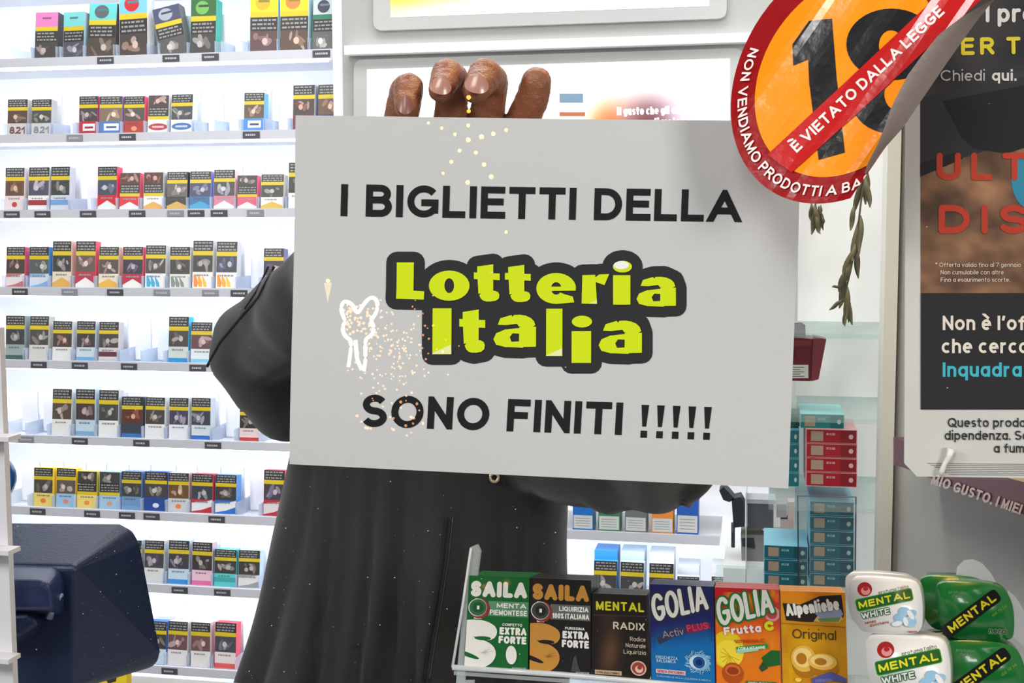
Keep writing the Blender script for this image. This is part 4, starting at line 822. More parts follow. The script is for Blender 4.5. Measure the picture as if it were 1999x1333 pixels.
# scanner and small things left of the stacks
YG2 = 2.05; S8 = SY(YG2).at
sc_ = empty('barcode_scanner', S8(1440, 1068), 'dark hand scanner on a thin stand to the right of the white shelves', 'scanner')
M_DKP = mat('dark_plastic', (36, 46, 54), .4)
prism('head', [S8(*p) for p in ((1404, 958), (1412, 950), (1424, 962), (1434, 974), (1424, 980), (1412, 976))], Vector((0, -1, 0)), .04, M_DKP, sc_, bevel=.004)
prism('grip', [S8(*p) for p in ((1428, 974), (1446, 970), (1454, 984), (1454, 1028), (1432, 1030))], Vector((0, -1, 0)), .04, M_DKP, sc_, bevel=.004)
tube('stand', [S8(1431, 1020), S8(1431, 1068)], .003, M_DKP, sc_)
ct_ = empty('card_reader', S8(1480, 1032), 'dark grey boxy card reader behind clear plastic, right of the scanner', 'card reader')
prism('housing', [S8(*p) for p in ((1459, 1032), (1510, 1032), (1510, 984), (1459, 982))], Vector((0, -1, 0)), .05, mat('reader_grey', (84, 86, 92), .5), ct_, bevel=.003)
prism('light_bezel', [S8(x, y, .001) for x, y in ((1456, 982), (1514, 984), (1514, 976), (1456, 974))], Vector((0, -1, 0)), .05, mat('reader_light', (176, 178, 184), .4), ct_)
tray2 = empty('grey_tray', S8(1470, 1062), 'low grey tray of cards under the card reader', 'tray')
prism('tray_body', [S8(*p) for p in ((1448, 1100), (1520, 1100), (1524, 1046), (1446, 1044))], Vector((0, -1, 0)), .06, mat('tray_grey', (130, 128, 128), .5), tray2, bevel=.003)
prism('white_card', [S8(x, y, .004) for x, y in ((1488, 1032), (1504, 1032), (1519, 1045), (1500, 1046))], Vector((0, -1, 0)), .002, WHITE, tray2)
prism('dark_slot', [S8(x, y, .002) for x, y in ((1448, 1050), (1472, 1050), (1474, 1070), (1449, 1066))], Vector((0, -1, 0)), .002, M_DKP, tray2)
for k, (x, y, w, h, c) in enumerate([(1516, 984, 20, 26, (150, 146, 150)), (1538, 980, 18, 34, (196, 170, 170)), (1524, 1014, 30, 30, (176, 160, 158))]):
    tag(prism('small_carton', [S8(x, y+h), S8(x+w, y+h), S8(x+w, y), S8(x, y)], Vector((0, -1, 0)), .03, mat('small_carton_%d' % k, c, .5), bevel=.003), f'small {["grey","pinkish","brown-grey"][k]} carton in the clutter left of the tall petrol stack', 'box')
tag(prism('acrylic_divider', [S8(1456, 1150, .05), S8(1458, 1150, .05), S8(1458, 950, .05), S8(1456, 950, .05)], Vector((0, -1, 0)), .12, clearmat('clear_panel_m', (230, 236, 240), .3, .2)), 'upright clear plastic divider beside the card reader', 'divider')
box('service_desk', W(1412, 1100, 2.0).x, W(1560, 1100, 2.0).x, 2.0, 2.2, 0, W(1480, 1102, 2.03).z, WHITE)['label'] = 'white service desk under the scanner and card reader'
bpy.data.objects['service_desk']['category'] = 'desk'

# ------------------------------------------------------------------ left: navy terminal, blue ball, white shelf end
M_NAVY = mat('navy_plastic', (18, 32, 62), .42, noisy=.15, nscale=14, bump=.12, bscale=350)
nv = empty('payment_terminal', W(60, 1400, .95), 'large navy blue moulded back of a till terminal, lower left', 'terminal')
def hull_obj(name, near, yn, far, yf, m, parent, bevel=.006, seg=3):
    bm = bmesh.new()
    for x, y in near: bm.verts.new(W(x, y, yn))
    for x, y in far: bm.verts.new(W(x, y, yf))
    bmesh.ops.convex_hull(bm, input=bm.verts[:]); bmesh.ops.dissolve_limit(bm, angle_limit=R(3), verts=bm.verts[:], edges=bm.edges[:])
    return bm_obj(name, bm, m, parent, bevel=bevel, seg=seg)
hull_obj('main_shell', [(-90, 1100), (146, 1104), (142, 1350), (-90, 1350)], .86, [(-90, 1017), (236, 1020), (262, 1034), (276, 1060), (317, 1272), (312, 1292), (296, 1304), (-90, 1316)], .95, M_NAVY, nv, .007, 4)
hull_obj('stand', [(-60, 1320), (178, 1320), (188, 1440), (-60, 1440)], .90, [(-60, 1320), (180, 1320), (190, 1440), (-60, 1440)], 1.0, M_NAVY, nv, .004)
hull_obj('printer_cover', [(-90, 1132), (84, 1134), (98, 1146), (102, 1190), (-90, 1190)], .82, [(-90, 1100), (112, 1104), (128, 1124), (128, 1200), (-90, 1200)], .865, mat('navy_plastic_light', (32, 46, 84), .35, noisy=.1, nscale=14), nv, .004)
hull_obj('cable_housing', [(-90, 1196), (52, 1196), (76, 1214), (40, 1240), (-90, 1250)], .83, [(-90, 1190), (70, 1188), (96, 1210), (60, 1260), (-90, 1270)], .87, M_NAVY, nv, .004)
tube('release_lever', [W(x, y, .845) for x, y in ((96, 1206), (103, 1186), (112, 1170), (122, 1160))], [.0030, .0024, .002, .0012], mat('lever_silver', (120, 140, 170), .3, metal=.4), nv)
tag(prism('yellow_sticker', [SY(1.12).at(*p) for p in ((186, 1400), (247, 1400), (247, 1301), (184, 1300))], Vector((0, -1, 0)), .01, mat('yellow_label', (244, 210, 20), .5)), 'small yellow card with a black mark under the navy terminal', 'card')
q = Gfx(); q.poly([(200, 1318), (214, 1322), (230, 1314), (226, 1330), (212, 1334)], (40, 36, 20)); q.ell(214, 1322, 8, 5, (40, 36, 20)); q.build('black_mark', SY(1.12).at, M_CARD, bpy.data.objects['yellow_sticker'])
bm = bmesh.new(); bmesh.ops.create_uvsphere(bm, u_segments=32, v_segments=20, radius=.021); c = W(-20, 934, .93)
for v in bm.verts: v.co = Vector((v.co.x, v.co.y, v.co.z)) + c
bb_ = tag(bm_obj('blue_ball', bm, mat('blue_gloss', (24, 84, 150), .2), smooth=True), 'round glossy blue ball on a short neck at the left border above the navy terminal', 'ball')
tube('neck', [c-Vector((0, 0, .018)), W(-20, 1030, .93)], .006, mat('blue_gloss'), bb_)
lc = empty('white_shelf_end', W(0, 1333, .84), 'narrow white upright with small ledges at the extreme left border', 'shelf')
a = W(-60, 900, .80); b = W(9, 900, .80)
box('upright', a.x, b.x, .80, .806, 1.045, W(0, 640, .8).z, mat('left_white', (208, 208, 214), .5), lc, bevel=.001)
for y in (850, 1068, 1276):
    z = W(0, y, .80).z; box('ledge', a.x, W(24, y, .79).x, .785, .80, z-.0016, z+.0016, mat('left_white', (208, 208, 214)), lc)

# ------------------------------------------------------------------ sweets on a clear display stand
YC = .93; CSF = Surf(W(1100, 1310, YC), (0, -math.cos(R(11)), math.sin(R(11)))); CA = CSF.at
CN = CSF.n
M_ACR = clearmat('acrylic_clear', (232, 238, 240), .68, .06)
st = empty('acrylic_display_stand', W(1250, 1333, YC), 'clear acrylic tray stand carrying the sweet boxes', 'display stand')
prism('side_panel', [CA(*p) for p in ((882, 1420), (900, 1420), (908, 1314), (938, 1075), (932, 1062), (918, 1068), (905, 1170))], CN, .004, M_ACR, st, bevel=.001)
M_ACE = mat('acrylic_bright_edge', (214, 218, 222), .2, spec=.8)
tube('front_lip', [CA(884, 1302, .001), CA(1100, 1316, .001), CA(1300, 1334, .001), CA(1500, 1350, .001), CA(2050, 1386, .001)], .0022, M_ACE, st, n=6)
tube('side_edge', [CA(884, 1302, .001), CA(904, 1180, .001), CA(920, 1070, .001)], .0011, M_ACE, st, n=6)
prism('tray_base', [CA(886, 1310), CA(2050, 1392), CA(2050, 1392)-CN*.12, CA(886, 1310)-CN*.12], Vector((0, 0, 1)), .003, M_ACR, st)
prism('support_leg', [W(1300, 1345, 1.02), W(1340, 1345, 1.02), Vector((W(1340, 1345, 1.02).x, 1.02, 1.045)), Vector((W(1300, 1345, 1.02).x, 1.02, 1.045))], Vector((0, -1, 0)), .004, M_ACR, st)
prism('support_leg', [W(905, 1330, 1.02), W(925, 1330, 1.02), Vector((W(925, 1345, 1.02).x, 1.02, 1.045)), Vector((W(905, 1345, 1.02).x, 1.02, 1.045))], Vector((0, -1, 0)), .004, M_ACR, st)
M_SW = ink('sweet_box_print', .28, coat=.25)
def sweet(label, quad, sidec, gfn, depth=.016, behind=2):
    """quad: TL, TR, BR, BL in the photo"""
    tl, tr, br_, bl = quad
    r_ = empty('sweet_box', CA(*bl), label, 'sweet box')
    prism('carton', [CA(*bl), CA(*br_), CA(*tr), CA(*tl)], CN, depth, mat('sweet_%d_%d_%d' % sidec, sidec, .3), r_, bevel=.0009, seg=2)
    g_ = Gfx(); gfn(g_)
    def at(u, v, l):        # u,v in 0..100 box units, v downwards
        u /= 100; v /= 100
        x = (tl[0]*(1-u)+tr[0]*u)*(1-v)+(bl[0]*(1-u)+br_[0]*u)*v; y = (tl[1]*(1-u)+tr[1]*u)*(1-v)+(bl[1]*(1-u)+br_[1]*u)*v
        return CA(x, y, l)
    g_.cliprect(1, .6, 99, 99.4); g_.build('printed_front', at, M_SW, r_)
    for k in range(behind):
        o = (depth+.0012)*(k+1)
        lb = f'{" ".join(label.split()[:6]).rstrip(",")}, same kind, {["second","third"][k]} in line behind the front one'
        e2 = empty('sweet_box', CA(*bl)-CN*o, lb, 'sweet box')
        prism('carton', [CA(*p)-CN*o for p in (bl, br_, tr, tl)], CN, depth, mat('sweet_%d_%d_%d' % sidec, sidec, .3), e2, bevel=.0009, seg=2)
    return r_
# text in box units: aspect handled with sx; box is ~118 x 186 px so one unit u = 1.18 px, v = 1.86 px
AS = 1.58
def bt(g_, s, x, y, H, c, width, wt=.24, rot=0, grow=0, rounded=True, gap=.1, shear=0):
    """text in box units (u right, v down) with true proportions"""
    _, w = text_polys(s, H*AS, wt, 1, gap); sx = width/w
    for _ in range(3): sx *= width/text_polys(s, H*AS, wt, sx, gap)[1]
    P, _ = text_polys(s, H*AS, wt, sx, gap, .32, grow, rounded); a = R(rot)
    for q in P: g_.poly([(x+((u+shear*v)*math.cos(a)-v*math.sin(a)), y-((u+shear*v)*math.sin(a)+v*math.cos(a))/AS) for u, v in q], c)
def bell(g_, cx, cy, r_, c, ry=None, rot=0): g_.ell(cx, cy, r_, (ry or r_)/AS, c, rot)
def saila(bgc, ac, w1, w2, w3):
    def f(g_):
        g_.rect(0, 0, 100, 100, bgc); g_.layer(); WH = (228, 228, 224)
        g_.rect(34, 26.5, 99, 42.5, lerp(bgc, (200, 210, 200), .42)); g_.layer()
        bt(g_, 'SAILA', 4, 22.5, 17, ac, 92, wt=.30)
        for yy, cc in ((26, WH), (44.5, WH)): g_.rect(12, yy-1.6, 24, yy+1.6, cc)
        bell(g_, 20, 35, 17, (140, 50, 44)); bell(g_, 17, 34, 15, WH); g_.layer(); bell(g_, 17.5, 34, 14, lerp(bgc, (90, 110, 96), .5)); g_.layer(); bell(g_, 18, 34, 9, lerp(bgc, (40, 60, 50), .3)); g_.layer(); g_.rect(16, 32, 20, 36, WH)
        bt(g_, w1, 48, 33.4, 5.2, (236, 238, 234), 48, wt=.22); bt(g_, w2, 37, 41.2, 5.6, (236, 238, 234), 60, wt=.2)
        bt(g_, w3, 58, 52.5, 3.0, (226, 228, 222), 32, wt=.22); bt(g_, 'EXTRA', 54, 61.8, 8, (236, 236, 232), 43, wt=.27); bt(g_, 'FORTE', 53, 71.2, 8, (236, 236, 232), 44, wt=.27)
        P = [arc(12, 57, 22, 8, 0, -215, 16), [(-6, 60)]]
        s1 = arc(8, 59.5, 21, 8.5, -10, -200, 14); s2 = [(-8, 66), (4, 70), (22, 75)]; 
        body = [(32, 54), (24, 50.5), (10, 49.8), (-4, 52), (-8, 60), (-4, 68), (8, 73), (24, 76), (32, 80.5), (30, 87), (20, 92), (6, 93.5), (-8, 92)]
        body = [(x*1.12, 56+(y-49.8)*.82) for x, y in body]
        for _ in range(2): body = [body[0]]+[p for a, b in zip(body, body[1:]) for p in ((a[0]*.75+b[0]*.25, a[1]*.75+b[1]*.25), (a[0]*.25+b[0]*.75, a[1]*.25+b[1]*.75))]+[body[-1]]
        g_.layer()
        for q in fat([(x, y*AS) for x, y in body], 29): g_.poly([(x, y/AS) for x, y in q], ac)
        g_.layer(); bell(g_, 28, 66.6, 13, bgc, 3.4); bell(g_, 4, 84.6, 20, bgc, 3.8, 12)
        if ac[2] > 180: g_.ell(74, 83, 8.5, 10, (232, 232, 230), -12)
        else: g_.poly([(68, 96), (72, 82), (76, 78), (80, 90), (84, 96)], (70, 70, 72))
        bt(g_, 'GOMMOSE', 76, 97.5, 1.7, (190, 200, 190), 22, wt=.2, rounded=False)
    return f
def radix(g_):
    g_.grid(0, 0, 100, 100, 14, 22, lambda u, v: lerp((30, 26, 26), (124, 84, 56), max(0, 1-abs(u-.32)*3.6)*(.5+.5*math.sin(v*9+u*5)*.5)*(1 if v > .24 else .1))); g_.layer()
    g_.line([(0, 26), (100, 25)], .5, (90, 74, 60), False)
    bt(g_, 'MENTAL', 7, 20, 11, (214, 206, 40), 88, wt=.2, gap=.16)
    bt(g_, 'RADIX', 38, 42, 9, (214, 200, 180), 57, wt=.18, gap=.16)
    for i, (s, w) in enumerate((('Radice', 28), ('Naturale', 36), ('Liquirizia', 40))): bt(g_, s, 96-w, 55+i*7.8, 5, (190, 176, 158), w, wt=.14)
    bell(g_, 82, 87, 14, (206, 186, 170)); g_.layer(); bell(g_, 82, 87, 11.5, (160, 60, 50)); g_.layer(); bell(g_, 83, 88, 7, (214, 190, 176)); g_.layer(); bell(g_, 84, 86, 4, (150, 60, 50))
    g_.rect(5, 92, 52, 97, (196, 170, 140)); g_.layer(); bt(g_, 'CON ZUCCHERO', 8, 96, 2.4, (80, 50, 36), 41, wt=.22, rounded=False)
def golia(g_, oc=(40, 42, 58)):
    for w, c, k in ((3.2, oc, 0), (0, (216, 218, 214), 1)):
        s = 'GOLIA'; x = 6; y = 33
        P, wd = text_polys(s, 27*AS, .14, .5, .08, .3, w if not k else .3, True); f = 86/wd
        for q in P: g_.poly([(x+u*f+(v*-.14), y+6.0-(v*(1.03-.0008*u*f)+u*f*.30)/AS) for u, v in q], c)
        g_.layer()
def golia_blue(g_):
    g_.grid(0, 0, 100, 100, 12, 20, lambda u, v: lerp((30, 34, 92), lerp((10, 90, 160), (18, 112, 178), v), max(0, min(1, (v-.30-.12*(1-u))*4)))); g_.layer()
    g_.poly([(10, 56), (30, 46), (60, 41), (64, 46), (40, 52), (14, 62)], (56, 54, 80)); g_.poly([(56, 43), (66, 39), (92, 36), (94, 42), (60, 49)], (120, 40, 80)); g_.layer()
    golia(g_)
    bt(g_, 'Activ', 20, 55, 7, (150, 150, 176), 34, wt=.12, rot=14); bt(g_, 'PLUS', 58, 47, 7, (206, 50, 84), 34, wt=.2, rot=12)
    g_.layer()
    for i in range(46):
        a = i/46*6.283; r1, r2 = 15+1.5*math.sin(i*2.3), 18+2.5*math.sin(i*5.1); cx, cy = 74, 77
        g_.line([(cx+r1*1.05*math.cos(a), cy+r1*.62*math.sin(a)/1.0), (cx+r2*1.1*math.cos(a+.1), cy+r2*.62*math.sin(a+.1))], .9, (150, 196, 224), False)
    g_.ell(75, 77, 16, 8.5, (120, 176, 214)); g_.layer(); g_.ell(73, 77, 13, 6.6, (200, 222, 234)); g_.layer(); bell(g_, 75, 77, 9.5, (24, 84, 150)); g_.layer(); bell(g_, 75, 77, 5, (8, 44, 100))
    bt(g_, 'FRESCHEZZA', 8, 76.5, 3.2, (180, 210, 230), 34, wt=.14); bt(g_, 'BALSAMICA', 9, 80, 3.2, (180, 210, 230), 30, wt=.14)
    g_.rect(8, 87, 54, 91.4, (214, 190, 196)); g_.layer(); bt(g_, 'SENZA ZUCCHERO', 10, 90.5, 2.6, (176, 44, 60), 42, wt=.2, rounded=False)
    bt(g_, 'CARAMELLE ALLA LIQUIRIZIA E MENTA', 9, 95.2, 1.7, (170, 200, 224), 84, wt=.14, rounded=False)
def golia_fruit(g_):
    def bg(u, v):
        n = noise.noise((u*4, v*5, 2)); c = lerp((190, 26, 40), (226, 120, 24), v*2.2+n*.5); return lerp(c, (230, 196, 30), max(0, n*1.4-abs(v-.1)))
    g_.grid(0, 0, 100, 100, 16, 24, bg); g_.layer()
    bell(g_, 88, 24, 12, (216, 150, 150)); g_.layer(); bell(g_, 88, 24, 8, (196, 60, 70))
    bell(g_, 18, 62, 26, (226, 196, 30), 30); g_.layer(); bell(g_, 20, 66, 22, (240, 214, 60), 22); g_.layer()
    for k in range(9): g_.line([(22, 68), (22+15*math.cos(k*.45+.3), 68+12*math.sin(k*.45+.3))], .8, (210, 170, 30), False)
    g_.poly([(70, 68), (86, 60), (100, 60), (100, 74), (78, 77)], (30, 96, 40)); g_.poly([(66, 78), (74, 70), (80, 78), (70, 82)], (40, 80, 40))
    g_.layer(); bell(g_, 26, 85, 16, (176, 76, 26), 17); g_.layer(); bell(g_, 26, 82, 12, (206, 110, 50), 9); g_.layer(); bell(g_, 26, 82.5, 9, (150, 56, 20), 6)
    g_.rect(22, 97, 100, 100, (150, 60, 60)); g_.layer()
    golia(g_, (30, 110, 44))
    g_.layer(); bt(g_, 'Frutta', 14, 47.5, 8, (232, 214, 220), 58, wt=.26, rot=8); bt(g_, 'C', 76, 41, 9.5, (206, 214, 30), 15, wt=.34, rot=4)
    bt(g_, 'VITAMINA C', 30, 55, 3.6, (190, 60, 24), 46, wt=.22, rot=5)
    g_.poly([(32, 58.5), (80, 53.5), (81, 58), (33, 64)], (40, 140, 60)); g_.poly([(32, 61), (66, 57.6), (66, 61), (34, 64.8)], (150, 210, 190)); g_.layer(); bt(g_, 'CON 4 VITAMINE', 35, 61.5, 3, (222, 240, 226), 42, wt=.2, rot=6)
    g_.poly([(46, 91.5), (93, 91), (93, 95), (46, 95.5)], (40, 110, 60)); g_.layer(); bt(g_, 'SENZA ZUCCHERO', 49, 94.4, 2.2, (216, 226, 216), 41, wt=.2, rounded=False)
def alpen(g_):
    g_.grid(0, 0, 100, 100, 10, 18, lambda u, v: lerp((232, 138, 24), (206, 150, 16), v*3) if v < .3 else lerp((214, 160, 18), (196, 130, 14), noise.noise((u*4, v*5, 1))+.5)); g_.layer()
    g_.poly([(3, 12), (30, 13), (60, 4), (94, 2), (97, 22), (92, 28), (40, 30), (8, 29)], (40, 30, 28)); g_.layer()
    g_.poly([(50, 29), (60, 20), (92, 20), (95, 26), (88, 29.5)], (220, 180, 110)); g_.poly([(52, 21), (62, 17.5), (92, 16), (96, 21), (90, 25), (60, 25.5)], (150, 160, 196)); g_.poly([(56, 26), (92, 24), (88, 28.5), (60, 29)], (110, 150, 80)); g_.layer()
    bt(g_, 'Alpenliebe', 9, 25, 12, (50, 40, 38), 82, wt=.2, rot=9, grow=.8); g_.layer(); bt(g_, 'Alpenliebe', 9, 25, 12, (236, 236, 232), 82, wt=.2, rot=9, grow=.2)
    g_.line([(0, 32), (98, 33.2)], .7, (150, 100, 14), False)
    bt(g_, 'Original', 17, 46.5, 9.5, (74, 60, 24), 67, wt=.13)
    for cx, cy, a, b in ((33, 66, 19, 21), (62, 68, 22, 13)):
        g_.ell(cx+2, cy+6, a, b*.62, (170, 110, 16)); g_.layer(); g_.ell(cx, cy, a, b*.62, (226, 178, 74)); g_.layer(); g_.ell(cx-1, cy-1, a*.78, b*.46, (240, 208, 130)); g_.layer(); g_.ell(cx-3, cy, a*.42, b*.27, (176, 116, 20)); g_.layer()
    g_.poly([(44, 85), (74, 77), (98, 83), (98, 87), (74, 86), (46, 92)], (80, 84, 146)); g_.layer(); bt(g_, 'CREMOSA', 50, 88.5, 3, (120, 124, 180), 26, wt=.2, rot=6)
    g_.ell(24, 87, 5, 2, (240, 200, 90)); bt(g_, 'CARAMELLE', 22, 99, 2.6, (150, 96, 20), 40, wt=.2)
sweet('green sweet box with white lettering and a large white S, far left of the row', [(916, 1123), (1034, 1127), (1030, 1311), (905, 1304)], (20, 104, 50), saila((14, 98, 46), (230, 230, 226), 'MENTA', 'PIEMONTESE', 'CONFETTO'))
sweet('black sweet box with golden lettering and a large golden S', [(1035, 1128), (1154, 1133), (1153, 1320), (1033, 1312)], (30, 28, 30), saila((30, 29, 31), (196, 140, 62), 'LIQUIRIZIA', '100% ITALIANA', 'PURISSIMA'))
sweet('shorter dark brown liquorice root sweet box with yellow lettering', [(1156, 1158), (1262, 1162), (1267, 1327), (1156, 1319)], (44, 36, 34), radix)
sweet('blue sweet box with big silver lettering and an eye-like splash', [(1268, 1140), (1393, 1145), (1397, 1340), (1271, 1328)], (26, 36, 100), golia_blue)
sweet('red and orange fruit sweet box with green-outlined lettering', [(1395, 1146), (1521, 1151), (1526, 1349), (1398, 1341)], (190, 40, 44), golia_fruit)
sweet('golden yellow sweet box showing two caramel rings', [(1523, 1153), (1650, 1157), (1656, 1358), (1528, 1350)], (226, 146, 30), alpen)
# mint tins -----------------------------------------------------------------
def tin(label, poly, col, at, depth, gfn, m, n, bev=.004, name='mint_tin'):
    r_ = empty(name, at(*poly[0]), label, 'mint tin')
    body = prism('tin_body', [at(x, y) for x, y in chaikin(poly)], n, depth, m, r_, bevel=bev, seg=4)
    body.data.polygons.foreach_set('use_smooth', [True]*len(body.data.polygons))
    g_ = Gfx(); gfn(g_); g_.build('printed_front', lambda x, y, l: at(x, y, l), M_SW, r_)
    return r_
TS = Surf(W(1730, 1180, .90), (-math.sin(R(14)), -math.cos(R(14)), .12)); TA = TS.at; TN = TS.n
M_WT = mat('white_tin_plastic', (230, 230, 230), .25, coat=.3); M_GT = mat('green_tin_plastic', (10, 110, 44), .22, coat=.5)
def tinlogo(g_, x, y, L, ang, H, bgc, out, yel=(230, 222, 40), pad=3.5):
    a = R(ang); ux, uy = math.cos(a), -math.sin(a); vx, vy = -math.sin(a), -math.cos(a)
    T = lambda u, v: (x+ux*u+vx*v, y+uy*u+vy*v)
    for k, c in ((pad+1.6, out), (pad, bgc)):
        g_.poly([T(u, v) for u, v in rrect([(-k, -k), (L+k, -k), (L+k, H+k), (-k, H+k)], 6)], c); g_.layer()
    g_.text('MENTAL', 0, 0, H, yel, wt=.22, width=L, gap=.14, rounded=True, T=T); g_.layer()
def wtin(dx, dy, s):
    P = lambda x, y: (1650+dx+(x-1650)*s, 1125+dy+(y-1125)*s)
    def f(g_):
        g_.ell(*P(1686, 1150), 14.5*s, 14*s, (170, 30, 36)); g_.layer(); g_.ell(*P(1688, 1153), 9*s, 8*s, (226, 150, 150)); g_.layer(); g_.ell(*P(1688, 1149), 5*s, 4*s, (190, 30, 40))
        x, y = P(1714, 1160); g_.text("profuma l'alito", x, y, 6.5*s, (96, 110, 90), wt=.14, width=60*s, rot=12.5)
        x, y = P(1676, 1188); tinlogo(g_, x, y, 102*s, 12, 14*s, (20, 92, 40), (70, 160, 50), pad=4*s)
        x, y = P(1681, 1208); g_.text('WHITE', x, y, 12*s, (60, 100, 70), wt=.3, width=56*s, rot=11, grow=1.5*s, rounded=True); g_.layer(); g_.text('WHITE', x, y, 12*s, (222, 226, 222), wt=.2, width=56*s, rot=11, rounded=True)
        x, y = P(1687, 1218); g_.text('senza', x, y, 5.5*s, (160, 60, 44), wt=.22, width=22*s, rot=10); x, y = P(1697, 1223); g_.text('zucchero', x, y, 5.5*s, (160, 60, 44), wt=.22, width=38*s, rot=11)
        for a, b, r1 in ((1764, 1193, 11), (1756, 1206, 12), (1775, 1213, 13), (1780, 1196, 8)): g_.ell(*P(a, b), r1*s, r1*.8*s, (150, 196, 226))
        g_.layer()
        for a, b, ro_, l in ((1777, 1200, 55, 12), (1767, 1213, 75, 10), (1750, 1217, -12, 11)): g_.ell(*P(a, b), l*s, 5.4*s, (176, 200, 220), ro_); g_.layer(); g_.ell(*P(a-.6, b-.6), (l-1.2)*s, 4.6*s, (236, 238, 240), ro_)
        a, b = P(1772, 1234); g_.rect(a, b-3, a+17*s, b, (160, 44, 60))
    return f
def wpoly(dx, dy, s):
    return [(1650+dx+(x-1650)*s, 1125+dy+(y-1125)*s) for x, y in ((1653, 1140), (1657, 1130), (1667, 1125), (1720, 1127), (1768, 1132), (1782, 1138), (1789, 1150), (1794, 1180), (1794, 1210), (1792, 1229), (1784, 1236), (1740, 1237), (1692, 1235), (1676, 1229), (1665, 1214), (1656, 1180))]
tin('upper white mint tin leaning on the tin below it', wpoly(4, 1, 1), None, TA, .022, wtin(2, 0, 1), M_WT, TN)
tin('lower white mint tin cut off by the photo bottom', wpoly(36, 113, 1.16), None, lambda x, y, l=0: TA(x, y, l+.002), .026, wtin(38, 113, 1.16), M_WT, TN)
tin('second upper white mint tin, directly behind the upper one', wpoly(-16, 1, 1), None, lambda x, y, l=0: TA(x, y, l-.024), .018, lambda g_: None, M_WT, TN)
GS = Surf(W(1900, 1200, .93), (-math.sin(R(6)), -math.cos(R(6)), .10)); GA = GS.at; GN = GS.n
def gtin(dx, dy, s, lettered=True):
    P = lambda x, y: (1825+dx+(x-1825)*s, 1140+dy+(y-1140)*s)
    def f(g_):
        if not lettered: return
        a = R(36.5); L = 96*s; x, y = P(1858, 1236)
        ux, uy, vx, vy = math.cos(a), -math.sin(a), -math.sin(a), -math.cos(a); T = lambda u, v: (x+ux*u+vx*v, y+uy*u+vy*v)
        g_.poly([T(u*s, v*s) for u, v in rrect([(-14, -6), (119, -6), (119, 22), (-14, 22)], 10)], (20, 20, 20)); g_.layer()
        g_.text('MENTAL', 0, 0, 17*s, (222, 208, 40), wt=.22, width=110*s, gap=.14, rounded=True, T=T)
        x2, y2 = P(1938, 1204); g_.text('dal 1936', x2, y2, 6*s, (120, 170, 60), wt=.15, rot=36, width=34*s)
        x2, y2 = P(1852, 1158); g_.text('profuma', x2, y2, 6*s, (110, 150, 110), wt=.2, width=34*s, rot=-4, rounded=True); x2, y2 = P(1860, 1166); g_.text("l'alito", x2, y2, 6*s, (110, 150, 110), wt=.2, width=20*s, rot=-4, rounded=True)
        x2, y2 = P(1930, 1236); g_.text('nero', x2, y2, 11*s, (120, 140, 120), wt=.24, width=34*s, grow=1.2*s, rounded=True, rot=-2); g_.layer(); g_.text('nero', x2, y2, 11*s, (20, 70, 36), wt=.16, width=34*s, rounded=True, rot=-2)
    return f
def gpoly(dx, dy, s):
    return [(1825+dx+(x-1825)*s, 1140+dy+(y-1140)*s) for x, y in ((1826, 1152), (1832, 1141), (1846, 1136), (1900, 1137), (1942, 1142), (1962, 1152), (1974, 1170), (1980, 1196), (1980, 1238), (1972, 1250), (1930, 1252), (1880, 1249), (1856, 1244), (1842, 1232), (1832, 1212))]
tin('upper green mint tin with black diagonal band', gpoly(0, 0, 1), None, GA, .018, gtin(0, 0, 1), M_GT, GN, .005)
tin('lower green mint tin cut off by the photo bottom', gpoly(14, 113, 1.05), None, lambda x, y, l=0: GA(x, y, l+.004), .02, gtin(12, 110, 1.05), M_GT, GN, .005)
tin('second green mint tin standing right behind the upper green one', gpoly(-30, -2, .98), None, lambda x, y, l=0: GA(x, y, l-.022), .018, gtin(0, 0, 1, False), M_GT, GN, .005)
tin('third green mint tin, lower left, mostly hidden by the white one', gpoly(-26, 110, 1.0), None, lambda x, y, l=0: GA(x, y, l-.018), .018, gtin(0, 0, 1, False), M_GT, GN, .005)
# crumpled clear wrap behind the tins
wr = empty('plastic_wrap', GA(1900, 1140, -.03), 'crumpled clear plastic wrap sticking up behind the green tins', 'wrap')
prism('wrap_flap', [GA(x, y, -.03) for x, y in ((1868, 1150), (1872, 1120), (1886, 1106), (1904, 1104), (1922, 1112), (1940, 1132), (1956, 1160))], GN, .001, clearmat('wrap_milky', (236, 236, 240), .45, .2), wr)
prism('wrap_side', [GA(x, y, -.03) for x, y in ((1974, 1166), (1990, 1180), (2020, 1230), (2020, 1290), (1984, 1260))], GN, .001, clearmat('wrap_milky', (236, 236, 240), .45, .2), wr)
